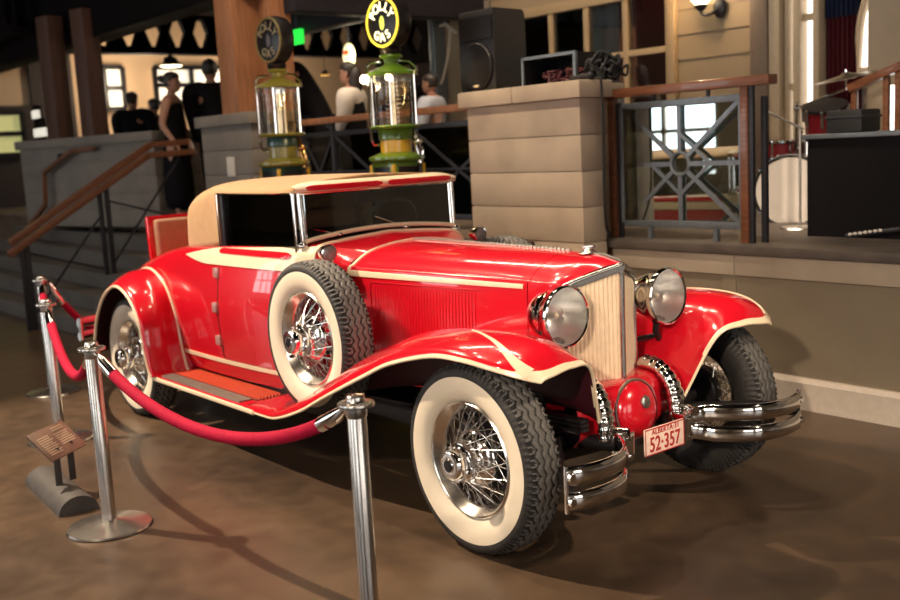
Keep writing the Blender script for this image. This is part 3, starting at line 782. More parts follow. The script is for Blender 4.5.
# ---- windshield and header
b = bm_new()
for s in (-1, 1):
    tube(b, [(-1.665, s * .530, 1.19), (-1.668, s * .530, 1.35), (-1.675, s * .530, 1.49)], .012, 10)
    tube(b, [(-1.690, s * .555, 1.165), (-1.695, s * .555, 1.49)], .010, 10)
    ellipsoid(b, (-1.655, s * .535, 1.20), (.028, .028, .022))
tube(b, [(-1.668, -.52, 1.482), (-1.668, .52, 1.482)], .009, 8)
for s in (-1, 1): tube(b, [(-1.661, s * .508, 1.22), (-1.668, s * .508, 1.48)], .007, 8)
ws = part('windshield_frame', b, M_['chrome'])
b = bm_new(); tube(b, [(-1.648, -.52 + 1.04 * i / 20, 1.222 + .040 * (1 - ((i - 10) / 10) ** 2)) for i in range(21)], .013, 8); link('windshield_sill', b, M_['cream'], ws)  # chrome rail, its bright reflection put into the colour as cream
b = bm_new()
pts = [(-.505 + 1.01 * i / 10, 1.218 + .03 * (1 - ((i - 5) / 5) ** 2)) for i in range(11)]
prism(b, [(-1.659, y, z) for y, z in pts] + [(-1.665, .505, 1.48), (-1.665, -.505, 1.48)], (-.005, 0, 0)); link('windshield_glass', b, M_['carglass'], ws)
for y0, y1, z1 in ((-.30, -.46, 1.285), (.16, -.06, 1.325)):
    b = bm_new(); tube(b, [(-1.648, y0, 1.243), (-1.650, (y0 + y1) / 2, (1.243 + z1) / 2), (-1.650, y1, z1)], .0035, 6); ellipsoid(b, (-1.645, y0, 1.243), (.014, .02, .012)); link('wiper', b, M_['chrome'], ws)
b = bm_new(); box(b, (-1.74, -.13, 1.40), (-1.72, .09, 1.46), .008); tube(b, [(-1.72, -.02, 1.46), (-1.69, -.02, 1.49)], .008); link('mirror', b, M_['black'], ws)
def HSEC(y):
    e = abs(y) / .56; k = max(0, 1 - e ** 8); back = -.05 * e ** 4
    return [V((-1.668, y, 1.484)), V((-1.630 + back * .6, y, 1.485)), V((-1.609 + back, y, 1.494)), V((-1.604 + back, y, 1.508)), V((-1.610 + back, y, 1.512 + .011 * k)), V((-1.634 + back * .6, y, 1.516 + .022 * k)), V((-1.70, y, 1.520 + .028 * k))]
HD = Surf([HSEC(-.56 + 1.12 * i / 24) for i in range(25)])
b = bm_new(); HD.grid(b, 72, 18); hd = part('windshield_header', b, M_['cream'], angle=70)
for a, c in ((1.2, 11.6), (12.4, 22.8)):
    n = 30; b = bm_new()
    ribbon(b, HD, [(a + (c - a) * i / n, 3.1) for i in range(n + 1)], [.030 * min(1, .3 + 12 * min(i, n - i) / n) ** .6 for i in range(n + 1)], .003, lambda p: V((1, 0, .3))); link('header_inset', b, M_['red'], hd)
# ---- cowl lamps
for s in (-1, 1):
    b = bm_new(); lathe(b, [(0, -.075), (.025, -.07), (.040, -.04), (.046, 0), (.047, .012), (.041, .014)], (-1.42, s * .525, 1.170), (1, s * .05, 0), 28)
    tube(b, [(-1.45, s * .525, 1.13), (-1.45, s * .49, 1.05)], .014)
    o = part('cowl_lamp', b, M_['chrome'])
    b = bm_new(); lathe(b, [(0, .017), (.03, .014), (.042, .010), (.042, .004), (0, .004)], (-1.42, s * .525, 1.170), (1, s * .05, 0), 28); M_['lampglass'] = M_.get('lampglass') or mat('frosted_lamp_glass', (.26, .25, .24), .25, metal=.3); link('lamp_lens', b, M_['lampglass'], o)
# ---- headlights
for s in (-1, 1):
    o = (0.128, s * .333, .952)
    b = bm_new()
    lathe(b, [(0, -.215), (.03, -.21), (.065, -.185), (.098, -.135), (.116, -.07), (.122, -.03), (.130, -.022), (.135, -.008), (.134, .006), (.127, .010), (.122, .004)], o, (1, 0, .02), 48)
    hl = part('headlight', b, M_['chrome'])
    b = bm_new(); lathe(b, [(.122, 0), (.115, -.05), (.095, -.105), (.065, -.145), (.03, -.165), (0, -.17)], o, (1, 0, .02), 40); link('reflector', b, M_['reflector'], hl)
    b = bm_new(); lathe(b, [(0, -.05), (.014, -.06), (.018, -.09), (.01, -.165)], o, (1, 0, .02), 16); link('bulb', b, M_['cream'], hl)
    b = bm_new()
    prof = [(.123 * k / 10, .004 + .014 * (1 - (k / 10) ** 2)) for k in range(11)]
    lathe(b, prof, o, (1, 0, .02), 40); link('lamp_lens', b, M_['lens'], hl)
    b = bm_new(); tube(b, [(.06, s * .335, .84), (.05, s * .335, .78), (.03, s * .38, .735), (.0, s * .44, .72)], .016, 10); ellipsoid(b, (.07, s * .334, .835), (.035, .03, .022)); link('lamp_stem', b, M_['black'], hl)
b = bm_new(); tube(b, [(-.01, -.44 + .88 * i / 12, .74) for i in range(13)], .014, 10); part('lamp_bar', b, M_['black'])
# ---- front drive cover and frame horns
AP = [[(.02, -.25, .62), (.03, -.25, .55), (.06, -.255, .44), (.06, -.25, .35)]]
net = []
for y in (-.30, -.24, -.15, 0, .15, .24, .30):
    e = 1 - (abs(y) / .30) ** 2
    net.append([(.00 + .02 * e, y, .625), (.07 + .08 * e, y, .622), (.125 + .085 * e, y, .585), (.14 + .08 * e, y, .50), (.15 + .06 * e, y, .42), (.10 + .05 * e, y, .36)])
b = bm_new(); Surf(net).grid(b, 36, 24); part('front_apron', b, M_['red'], angle=60)
b = bm_new(); lathe(b, [(0, .062), (.04, .060), (.08, .050), (.112, .032), (.130, .010), (.135, -.02), (.135, -.06)], (.205, 0, .49), (1, 0, .12), 40); dome = part('drive_cover', b, M_['red'])
b = bm_new(); lathe(b, [(.131, .012), (.139, .010), (.141, 0), (.133, 0)], (.205, 0, .49), (1, 0, .12), 40, closed=True); link('cover_ring', b, M_['nickel'], dome)
b = bm_new(); lathe(b, [(0, .012), (.018, .011), (.024, .006), (.027, 0)], (.262, 0, .535), (1, 0, .2), 24)
lathe(b, [(.024, .008), (.029, .006), (.029, 0), (.024, 0)], (.262, 0, .535), (1, 0, .2), 24, closed=True); link('emblem', b, M_['nickel'], dome)
for s in (-1, 1):
    b = bm_new()
    P = cr([(.06, s * .225, .655), (.15, s * .232, .642), (.215, s * .236, .585), (.245, s * .238, .50), (.250, s * .236, .41)], 60)
    tube(b, P, [.026 + .007 * abs(math.sin(i * PI / 6)) for i in range(60)], 20, ry=[.043 + .003 * abs(math.sin(i * PI / 6)) for i in range(60)], up=V((0, 1, .2)))
    part('ribbed_horn_cover', b, M_['chrome'], angle=80)
# ---- bumpers
BP = [(.530, .772), (.556, .72), (.572, .64), (.566, .54), (.535, .45), (.47, .38), (.40, .325), (.345, .29), (.31, .235), (.33, .19)]
for s in (-1, 1):
    b = bm_new()
    for z0, z1 in ((.403, .480), (.306, .380)):
        P = cr([(x, s * y, 0) for x, y in BP], 48); rings = []
        for i, p in enumerate(P):
            t = (P[min(i + 1, 47)] - P[max(i - 1, 0)]).normalized(); n = V((t.y, -t.x, 0)) * (-s)
            if n.dot(V((1, s * -.3, 0))) < 0 and i < 30: n = -n
            h = (z1 - z0) / 2; zc = (z0 + z1) / 2
            k = max(0, (i - 33) / 14); zc += (.392 - zc) * .55 * k
            sec = [(-.008, -h), (0, -h), (.007, -h * .86), (.012, -h * .4), (.013, 0), (.012, h * .4), (.007, h * .86), (0, h), (-.008, h), (-.010, 0)]
            rings.append([p + n * a + V((0, 0, zc + c)) for a, c in sec])
        loft(b, rings, cu=True, cap=True)
    bp = part('front_bumper', b, M_['chrome'], angle=45)
    b = bm_new(); box(b, (.522, min(s * .766, s * .780), .295), (.540, max(s * .766, s * .780), .486), .006); 
    for z in (.44, .343): tube(b, [(.545, s * .765, z), (.56, s * .765, z)], .016, 10)
    link('end_clamp', b, M_['chrome'], bp)
    b = bm_new(); box(b, (.26, min(s * .165, s * .23), .325), (.345, max(s * .165, s * .23), .455), .01)
    for z in (.35, .43): tube(b, [(.345, s * .20, z), (.358, s * .20, z)], .012, 8)
    tube(b, [(.30, s * .25, .46), (.36, s * .225, .46)], .022, 12)
    link('bumper_bracket', b, M_['chrome'], bp)
    b = bm_new(); tube(b, [(.30, s * .20, .39), (.10, s * .26, .39), (-.3, s * .28, .42)], .035, 10); tube(b, [(.53, s * .76, .39), (.38, s * .66, .40), (.22, s * .50, .40), (.05, s * .34, .40)], .018, 8, ry=.03); link('bumper_arm', b, M_['black'], bp)
for s in (-1, 1):
    b = bm_new()
    for z0, z1 in ((.43, .50), (.53, .60)):
        tube(b, [(-4.25, s * .30, z0 + .035), (-4.36, s * .45, z0 + .035), (-4.36, s * .7, z0 + .035), (-4.28, s * .9, z0 + .035)], .012, 10, ry=.035)
    tube(b, [(-4.28, s * .88, .44), (-4.28, s * .88, .60)], .018, 10)
    tube(b, [(-4.30, s * .36, .5), (-4.0, s * .40, .5)], .03, 10)
    part('rear_bumper', b, M_['chrome'])
# ---- licence plate
def text_mesh(b, txt, size, M, depth=.001, sx=1, bold=0, spacing=1):
    cu = bpy.data.curves.new('lettering', 'FONT'); cu.body = txt; cu.size = size; cu.extrude = depth; cu.align_x = 'CENTER'; cu.align_y = 'CENTER'; cu.offset = bold; cu.space_character = spacing
    o = bpy.data.objects.new('lettering', cu); C.objects.link(o)
    dg = bpy.context.evaluated_depsgraph_get(); me = bpy.data.meshes.new_from_object(o.evaluated_get(dg))
    me.transform(M @ Matrix.Diagonal((sx, 1, 1, 1)))
    b.from_mesh(me); bpy.data.meshes.remove(me); bpy.data.objects.remove(o); bpy.data.curves.remove(cu)
# faces +x: text x-axis -> +y, text y-axis -> +z, normal +x
PLM = Matrix(((0, 0, 1, .372), (1, 0, 0, 0), (0, 1, 0, .392), (0, 0, 0, 1)))
b = bm_new(); box(b, (.360, -.132, .332), (.369, .132, .452), .006)
lp = part('license_plate', b, M_['plate'])
b = bm_new()
text_mesh(b, '52·357', .092, PLM @ Matrix.Translation((0, -.016, -.002)), .0012, .80, .0012, 1.02)
text_mesh(b, 'ALBERTA·31', .034, PLM @ Matrix.Translation((.005, .0405, -.002)), .001, .95, .0004, 1.08)
link('plate_lettering', b, M_['platered'], lp, smooth=False)
b = bm_new(); tube(b, [(.369, -.128, .336), (.369, .128, .336), (.369, .128, .448), (.369, -.128, .448)], .003, 6, closed=True); link('plate_border', b, M_['platered'], lp)
b = bm_new(); bar(b, (.33, -.20, .40), (.33, .20, .40), .02, .03, .004); bar(b, (.335, 0, .40), (.362, 0, .40), .05, .03, .004); link('plate_bracket', b, M_['black'], lp)
# ---- chassis
b = bm_new()
box(b, (-4.0, -.42, .30), (.05, .42, .40), .02); box(b, (-3.0, -.60, .335), (-1.4, .60, .40), .01)
tube(b, [(0, -.66, .40), (.04, -.35, .33), (.06, 0, .32), (.04, .35, .33), (0, .66, .40)], .035, 12)
tube(b, [(0, -.62, .405), (0, .62, .405)], .03, 12); tube(b, [(-3.49, -.66, .405), (-3.49, .66, .405)], .04, 12)
ellipsoid(b, (.03, 0, .42), (.16, .16, .15))
for s in (-1, 1):
    for z in (.47, .49, .51): bar(b, (-.45, s * .36, z), (.22, s * .34, z), .05, .014)
    tube(b, [(0, s * .60, .30), (0, s * .60, .55)], .03, 10)
part('chassis', b, M_['black'])
# ---- wheels: local frame, outer face towards -y
def wheel_meshes():
    ax = (0, -1, 0)
    out = {}
    # tyre: tread cut by zigzag grooves, black shoulder
    b = bm_new(); N = 384
    prof = [(.245, -.062), (.262, -.078), (.30, -.090), (.335, -.092)]  # inner side blackwall
    wv = [-.078 + .156 * j / 38 for j in range(39)]
    rings = []
    for k in range(N):
        th = 2 * PI * k / N; d = V((math.cos(th), 0, math.sin(th)))
        r = []
        for rr, h in prof: r.append((rr, h))
        for w in wv:
            base = .4045 - .013 * (abs(w) / .078) ** 4
            tri = abs(((th * 48 / (2 * PI)) % 1) * 2 - 1) - .5
            g = 0; 
            for c in (-.051, -.018, .018, .051):
                if abs(w - c - .013 * tri) < .0034: g = .011
            if abs(w) > .058 and ((th * 96 / (2 * PI)) % 1) < .28: g = .008
            r.append((base - g, w))
        for rr, h in ((.376, .089), (.364, .0905), (.353, .0900)): r.append((rr - (.003 if ((th * 96 / (2 * PI)) % 1) < .28 and rr > .36 else 0), h))
        for rr, h in ((.349, .0905), (.335, .0918), (.30, .0895), (.262, .078), (.245, .060), (.236, .045)): r.append((rr, h))
        rings.append([d * rr + V((0, -h, 0)) for rr, h in r])
    R = loft(b, rings, cv=True)
    nw = len(prof) + len(wv) + 3
    b.verts.index_update()
    for f in b.faces:
        js = [v.index % len(rings[0]) for v in f.verts]
        if min(js) >= nw - 1: f.material_index = 1
    for f in b.faces:
        if f.material_index: continue
        c = f.calc_center_median(); rr = math.hypot(c.x, c.z)
        if abs(c.y) < .076: f.material_index = 2 if rr > .4045 - .013 * (abs(c.y) / .078) ** 4 - .0035 else 3
    out['tire'] = (b, [M_['rubber'], M_['white'], M_['tread'], M_['groove']], 50)
    b = bm_new()
    lathe(b, [(.249, .058), (.250, .070), (.243, .076), (.234, .070), (.226, .050), (.212, .040), (.205, .020), (.200, -.02), (.206, -.035), (.22, -.05), (.246, -.066), (.249, -.055)], (0, 0, 0), ax, 72)
    out['wheel'] = (b, M_['rim'], 40)
    b = bm_new()
    for k in range(30):
        a = 2 * PI * k / 30; s = 1 if k % 2 else -1
        def P(r, a, h): return V((r * math.cos(a), -h, r * math.sin(a)))
        tube(b, [P(.064, a + s * .9, .110), P(.203, a, .012)], .0019, 5)
        tube(b, [P(.118, a + .1 + s * .6, .030), P(.203, a + .1, .022)], .0018, 5)
        tube(b, [P(.112, a + .05 - s * .6, -.045), P(.203, a + .05, -.012)], .0018, 5)
    out['wire_spokes'] = (b, M_['spoke'], 60)
    b = bm_new()
    lathe(b, [(.0, .10), (.062, .118), (.072, .110), (.074, .080), (.084, .066), (.096, .060), (.120, .046), (.126, .034), (.122, .026), (.116, -.05), (.10, -.06)], (0, 0, 0), ax, 40)
    out['hub'] = (b, M_['chrome'], 40)
    b = bm_new()
    lathe(b, [(.128, .0), (.135, -.01), (.135, -.055), (.128, -.065), (.0, -.085)], (0, 0, 0), ax, 40); lathe(b, [(.128, 0), (.10, .004), (0, .006)], (0, 0, 0), ax, 40)
    out['brake_drum'] = (b, M_['black'], 40)
    b = bm_new()
    lathe(b, [(0, .182), (.026, .182), (.030, .178), (.048, .180), (.058, .176), (.063, .168), (.064, .128), (.070, .120), (.080, .116), (.082, .104), (.068, .10)], (0, 0, 0), ax, 6 * 8)
    for k in range(6):
        a = PI / 3 * k; bar(b, V((.070 * math.cos(a), -.112, .070 * math.sin(a))), V((.070 * math.cos(a), -.155, .070 * math.sin(a))), .022, .014, .003, up=V((math.cos(a), 0, math.sin(a))))
    out['hub_cap'] = (b, M_['chrome'], 35)
    b = bm_new(); lathe(b, [(0, .1845), (.025, .1835), (.026, .181)], (0, 0, 0), ax, 24); bar(b, (-.02, -.1865, 0), (.02, -.1865, 0), .003, .007)
    out['cap_badge'] = (b, M_['black'], 35)
    b = bm_new(); tube(b, [V((.212, -.045, 0)), V((.222, -.075, 0))], .007, 8); out['valve'] = (b, M_['black'], 40)
    return out
WM = wheel_meshes(); wheel0 = None
def put_wheel(x, y, z, outer, spin=0, steer=0, drum=True):
    global wheel0
    if wheel0 is None:
        b, m, a = WM['wheel']; w = link('wheel', b, m, car, angle=a); w['local'] = 1
        for n in ('tire', 'wire_spokes', 'hub', 'brake_drum', 'hub_cap', 'cap_badge', 'valve'):
            b, m, a = WM[n]; c = link(n, b, m, None, angle=a, recalc=(n != 'tire')); c.parent = w
            if n == 'tire':
                bmv = bmesh.new(); bmv.from_mesh(c.data); bmesh.ops.recalc_face_normals(bmv, faces=bmv.faces[:]); bmv.to_mesh(c.data); bmv.free()
        wheel0 = w
    else:
        w = wheel0.copy(); C.objects.link(w)
        for c in wheel0.children:
            if c.name.startswith('brake') and not drum: continue
            d = c.copy(); C.objects.link(d); d.parent = w
    w.location = (x, y, z)
    w.rotation_euler = (0, spin, steer + (0 if outer < 0 else PI))
    return w
put_wheel(0, -.736, .405, -1, .3)
put_wheel(0, .736, .405, 1, .9, .0)
put_wheel(-3.49, -.752, .405, -1, 1.7); put_wheel(-3.49, .752, .405, 1, 2.2)
for s in (-1, 1):
    w = put_wheel(-1.365, s * .655, .748, s, 2.6, drum=False); w.name = 'spare_wheel'
# ------------------------------------------------------------------ camera pose (solved from the wheels and the stage) and a helper: the point where a sight line meets a real plane
CAM = V((3.202, -3.427, 1.696)); YAW, PITCH, ROLL, FPX = 2.466, -.148, -.053, 1033.5
fw = V((math.cos(PITCH) * math.cos(YAW), math.cos(PITCH) * math.sin(YAW), math.sin(PITCH)))
rt = V((math.sin(YAW), -math.cos(YAW), 0)); up0 = rt.cross(fw)
RT = rt * math.cos(ROLL) + up0 * math.sin(ROLL); UP = -rt * math.sin(ROLL) + up0 * math.cos(ROLL)
def sight(x, y): return fw + RT * ((x - 450) / FPX) + UP * ((300 - y) / FPX)
def at(x, y, Y): d = sight(x, y); return CAM + d * ((Y - CAM.y) / d.y)

# ------------------------------------------------------------------ rope barrier
def stanchion(x, y, label):
    t = thing('stanchion', label, 'barrier post', (x, y, 0), 'steel barrier posts')
    b = bm_new(); lathe(b, [(0, 0), (.195, 0), (.198, .006), (.192, .014), (.11, .030), (.045, .042), (.034, .046), (0, .046)], (x, y, 0), (0, 0, 1), 48); link('base', b, M_['steel'], t)
    b = bm_new(); lathe(b, [(.033, .04), (.033, .95), (.03, .955)], (x, y, 0), (0, 0, 1), 28); link('pole', b, M_['steel'], t)
    b = bm_new(); lathe(b, [(.034, .935), (.062, .942), (.064, .95), (.062, .956), (.036, .960), (.032, .966), (.031, .980), (.026, .985), (0, .986)], (x, y, 0), (0, 0, 1), 32)
    lathe(b, [(.034, .90), (.037, .905), (.037, .935)], (x, y, 0), (0, 0, 1), 28); link('collar', b, M_['steel'], t)
    t.scale = (1, 1, SZ)
    return t
S1, S2, S3, S4, S5 = (.365, -1.58), (-1.495, -1.792), (-3.28, -1.42), (-4.72, -.99), (-4.72, .25)
SZ = .905
for (x, y), l in ((S1, 'nearest steel barrier post in front of the front wheel, its base below the frame'), (S2, 'steel barrier post in front of the rear wheel, next to the sign stand'),
                  (S3, 'steel barrier post behind the sign stand'), (S4, 'farthest visible steel barrier post, by the stairs'), (S5, 'steel barrier post standing behind the rear bumper of the car')):
    stanchion(x, y, l)
def rope(p, q, sag, label, z=.835):
    p, q = V((*p, z)), V((*q, z)); d = (q - p); d.z = 0; d.normalize()
    p = p + d * .062; q = q - d * .062
    P = []
    for i in range(41):
        t = i / 40; c = p.lerp(q, t); c.z -= sag * (1 - (2 * t - 1) ** 2) ** .85; P.append(c)
    b = bm_new(); tube(b, P[2:-2], .0265, 14); o = tag(link('velvet_rope', b, M_['velvet']), label, 'rope', 'red velvet ropes')
    for a, c, e in ((P[0], P[1], P[3]), (P[-1], P[-2], P[-4])):
        b = bm_new(); tube(b, [a, c, e], [.012, .026, .028], 14); link('rope_end', b, M_['chrome'], o)
    for a, s in ((p, -1), (q, 1)): b = bm_new(); tube(b, [a, a + d * s * .022], .010, 8); link('hook', b, M_['chrome'], o)
rope(S2, S1, .225, 'long red velvet rope hanging along the side of the car')
rope(S3, S2, .24, 'red velvet rope sagging behind the sign stand')
rope(S4, S3, .22, 'dark red velvet rope between the two farthest posts')
rope(S5, S4, .50, 'deep sagging dark red velvet rope behind the rear wheel')
# ------------------------------------------------------------------ reader sign on the floor
t = thing('sign_stand', 'low grey sign stand with a slanted text plate on the floor by the ropes', 'sign', (-2.17, -1.80, 0))
ax = V((-.74, .05, 0)).normalized(); sd = V((-ax.y, ax.x, 0)); o0 = V((-1.81, -1.825, 0))
b = bm_new(); sec = [(.098 * math.cos(PI * k / 14), .085 * math.sin(PI * k / 14)) for k in range(15)]
A = [[o0 + ax * L + sd * u + V((0, 0, z)) for u, z in sec] for L in (0, .68)]
loft(b, A, cu=True, cap=True); link('base', b, M_['stand'], t, angle=30)
pb = V((-2.085, -1.75, .235)); e1 = V((-.61, .79, 0)); e2 = V((-.79 * .72, -.61 * .72, .69)); nn = e1.cross(e2).normalized()
if nn.z < 0: nn = -nn
for q in (-.06, .06): 
    b = bm_new(); c = pb + e1 * q + e2 * .06; bar(b, V((c.x, c.y, .07)), V((c.x, c.y, c.z)), .034, .012, .002, up=V((1, 0, 0))); link('post', b, M_['stand'], t)
Mp = Matrix(((e1.x, e2.x, nn.x, pb.x), (e1.y, e2.y, nn.y, pb.y), (e1.z, e2.z, nn.z, pb.z), (0, 0, 0, 1)))
b = bm_new(); box(b, (-.15, 0, -.012), (.15, .19, 0), .003, Mp); sp = link('sign_plate', b, M_['signplate'], t)
b = bm_new()
for k in range(9): box(b, (-.125, .03 + k * .0135, .0002), (-.125 + .10 + .01 * math.sin(k * 2.3), .036 + k * .0135, .001), M=Mp)
for k in range(6): box(b, (.01, .06 + k * .0135, .0002), (.01 + .11 + .01 * math.sin(k * 1.3), .066 + k * .0135, .001), M=Mp)
for k in range(2): box(b, (.02, .15 + k * .014, .0002), (.12, .158 + k * .014, .001), M=Mp)
link('text_lines', b, M_['signtext'], sp, smooth=False)

# ------------------------------------------------------------------ fuel pumps
M_['fuelglass'] = glass_mat('pale_fuel', (.93, .82, .66), .04, .05, ior=1.1)
def disc_text(b, word, R, a0, step, size, M, flip=False):
    for k, ch in enumerate(word):
        a = math.radians(a0 - step * k) if not flip else math.radians(a0 + step * k)
        rot = a - PI / 2 if not flip else a + PI / 2
        text_mesh(b, ch, size, M @ Matrix.Translation((R * math.cos(a), R * math.sin(a), 0)) @ Matrix.Rotation(rot, 4, 'Z'), .002, 1, .0018)
def pump(x, y, label, lit, cap, block, ring, glow):
    t = thing('fuel_pump', label, 'fuel pump', (x, y, 0), 'visible gas pumps behind the car')
    o = (x, y, 0); Z = (0, 0, 1)
    # globe with lettering on both faces
    b = bm_new(); g = V((x, y, 2.70)); fa = V((math.cos(math.radians(-86)), math.sin(math.radians(-86)), 0))
    lathe(b, [(.0, -.072), (.17, -.072), (.196, -.062), (.202, -.03), (.202, .03), (.196, .062), (.17, .072), (0, .072)], g, fa, 48)
    lathe(b, [(.05, 2.43), (.07, 2.45), (.085, 2.49), (.06, 2.52)], o, Z, 24); gl = link('globe', b, M_['black'], t)
    ax2 = V((-fa.y, fa.x, 0))
    Mg = Matrix(((ax2.x, 0, fa.x, g.x + fa.x * .074), (ax2.y, 0, fa.y, g.y + fa.y * .074), (0, 1, 0, g.z), (0, 0, 0, 1)))
    b = bm_new(); lathe(b, [(.172, .070), (.178, .078), (.190, .076), (.192, .066)], g, fa, 48); link('globe_ring', b, glow[0], gl)
    b = bm_new(); disc_text(b, 'POLLY', .118, 152, 31, .098, Mg); link('globe_lettering', b, glow[1], gl, smooth=False); b = bm_new(); disc_text(b, 'GAS', .118, 236, 34, .092, Mg, True); link('globe_lettering', b, glow[1], gl, smooth=False)
    b = bm_new(); ellipsoid(b, g + fa * .073 + V((0, 0, -.005)), (.03, .004, .055), M=Matrix.Rotation(math.radians(4), 3, 'Z')); link('globe_motif', b, glow[2], gl)
    b = bm_new()
    lathe(b, [(0, 2.455), (.085, 2.452), (.09, 2.435), (.06, 2.42), (.055, 2.385), (.075, 2.37), (.12, 2.35), (.175, 2.325), (.195, 2.315), (.198, 2.295), (.16, 2.29), (0, 2.29)], o, Z, 40); link('cap', b, cap, t)
    b = bm_new(); lathe(b, [(.160, 1.90), (.160, 2.30)], o, Z, 40); link('glass_cylinder', b, M_['pumpglass'], t)
    b = bm_new(); lathe(b, [(0, 1.906), (.135, 1.906), (.137, 1.91), (.137, 2.24), (0, 2.24)], o, Z, 36); link('fuel', b, M_['fuelglass'], t)
    b = bm_new(); lathe(b, [(.030, 1.90), (.030, 2.30)], o, Z, 16)
    for k in range(4): 
        a = PI / 4 + k * PI / 2; tube(b, [(x + .168 * math.cos(a), y + .168 * math.sin(a), 1.90), (x + .168 * math.cos(a), y + .168 * math.sin(a), 2.30)], .008, 8)
    link('rods', b, M_['chrome'], t)
    b = bm_new()
    for k in range(10): box(b, (x - .075, y - .012, 1.93 + k * .034), (x - .055, y + .012, 1.94 + k * .034)); box(b, (x + .055, y - .012, 1.93 + k * .034), (x + .075, y + .012, 1.94 + k * .034))
    link('gauge_marks', b, M_['cream'], t)
    b = bm_new(); lathe(b, [(0, 1.905), (.19, 1.905), (.20, 1.895), (.19, 1.88), (.13, 1.875), (0, 1.875)], o, Z, 40); link('tray', b, cap, t)
    b = bm_new(); lathe(b, [(.125, 1.79), (.135, 1.80), (.135, 1.865), (.125, 1.88)], o, Z, 32); link('collar', b, ring, t)
    b = bm_new(); lathe(b, [(.20, 1.62), (.22, 1.64), (.22, 1.66), (.14, 1.69), (.12, 1.695), (0, 1.7)], o, Z, 40); link('lower_ring', b, cap, t)
    b = bm_new(); lathe(b, [(.122, 1.69), (.124, 1.80)], o, Z, 32); link('block', b, block, t)
    b = bm_new()
    box(b, (x - .15, y - .15, .09), (x + .15, y + .15, 1.62), .02); box(b, (x - .24, y - .24, 0), (x + .24, y + .24, .10), .02); link('body', b, ring, t)
    b = bm_new()
    for sx in (-1, 1):
        for sy in (-1, 1): box(b, (x + sx * .143 - .014, y + sy * .143 - .014, .1), (x + sx * .143 + .014, y + sy * .143 + .014, 1.6), .004)
    link('edge_strip', b, M_['pyellow'], t)
    b = bm_new(); box(b, (x - .10, y - .158, 1.36), (x + .10, y - .148, 1.58), .004); box(b, (x + .148, y - .10, 1.36), (x + .158, y + .10, 1.58), .004); link('meter_panel', b, M_['black'], t)
    # bent pipe at the side and hose with nozzle
    r = V((RT.x, RT.y, 0)).normalized()
    L = [V((x, y, 0)) - r * q + V((0, 0, z)) for q, z in ((.08, 2.40), (.16, 2.40), (.19, 2.37), (.19, 1.80), (.17, 1.76), (.10, 1.76))]
    b = bm_new(); tube(b, L, .011, 8); tube(b, [V((x, y, 0)) + r * q + V((0, 0, z)) for q, z in ((.06, 2.41), (.14, 2.40), (.19, 2.35), (.195, 2.29))], .012, 8); link('pipe', b, M_['chrome'], t)
    nz = V((x, y, 0)) + r * .21 + V((0, -.06, 0))
    b = bm_new(); tube(b, [nz + V((-.10, 0, 1.90)), nz + V((-.02, 0, 1.80)), nz + V((.02, 0, 1.72)), nz + V((.03, 0, 1.60))], [.02, .026, .03, .02], 12); ellipsoid(b, nz + V((.01, 0, 1.77)), (.045, .04, .03)); tube(b, [nz + V((.03, 0, 1.78)), nz + V((.07, 0, 1.70)), nz + V((.05, 0, 1.62))], .010, 8); link('nozzle', b, M_['chrome'] if lit else M_['brass'], t)
    b = bm_new(); tube(b, cr([nz + V((.03, 0, 1.60)), nz + V((.08, -.05, 1.1)), nz + V((.0, -.04, .5)), nz + V((-.12, .02, .7)), nz + V((-.12, .03, 1.0))], 30), .018, 10); link('hose', b, M_['rubber'], t)
    t.scale = (1, 1, .985)
    if lit:
        b = bm_new(); c = V((x, y, 2.27)) - r * .15 + V((0, -.08, 0)); ellipsoid(b, c, (.035, .035, .035)); ellipsoid(b, V((x, y, 2.275)) + r * .05 + V((0, -.10, 0)), (.022, .022, .022)); link('bulb', b, emis('warm_bulb', (1, .78, .42), 26), t)
    return t
GW = emis('lit_cream_lettering', (1, .93, .55), 1.7); GY = emis('lit_yellow_ring', (.95, .72, .06), 1.1); GG = emis('lit_green_motif', (.65, .75, .12), .8)
M_['dimgold'] = mat('dull_gold', (.26, .19, .06), .45); M_['dimcream'] = mat('dull_cream', (.36, .30, .16), .5); M_['dimgrey'] = mat('dull_grey', (.14, .12, .13), .3)
pump(-3.43, 1.43, 'green and yellow fuel pump with a lit round globe', True, M_['pgreen'], M_['pyellow'], M_['pgreen'], (GY, GW, GG))
pump(-4.70, 1.15, 'olive fuel pump with a dark unlit globe', False, M_['polive'], M_['polive'], M_['pteal'], (M_['dimgold'], M_['dimcream'], M_['dimgrey']))

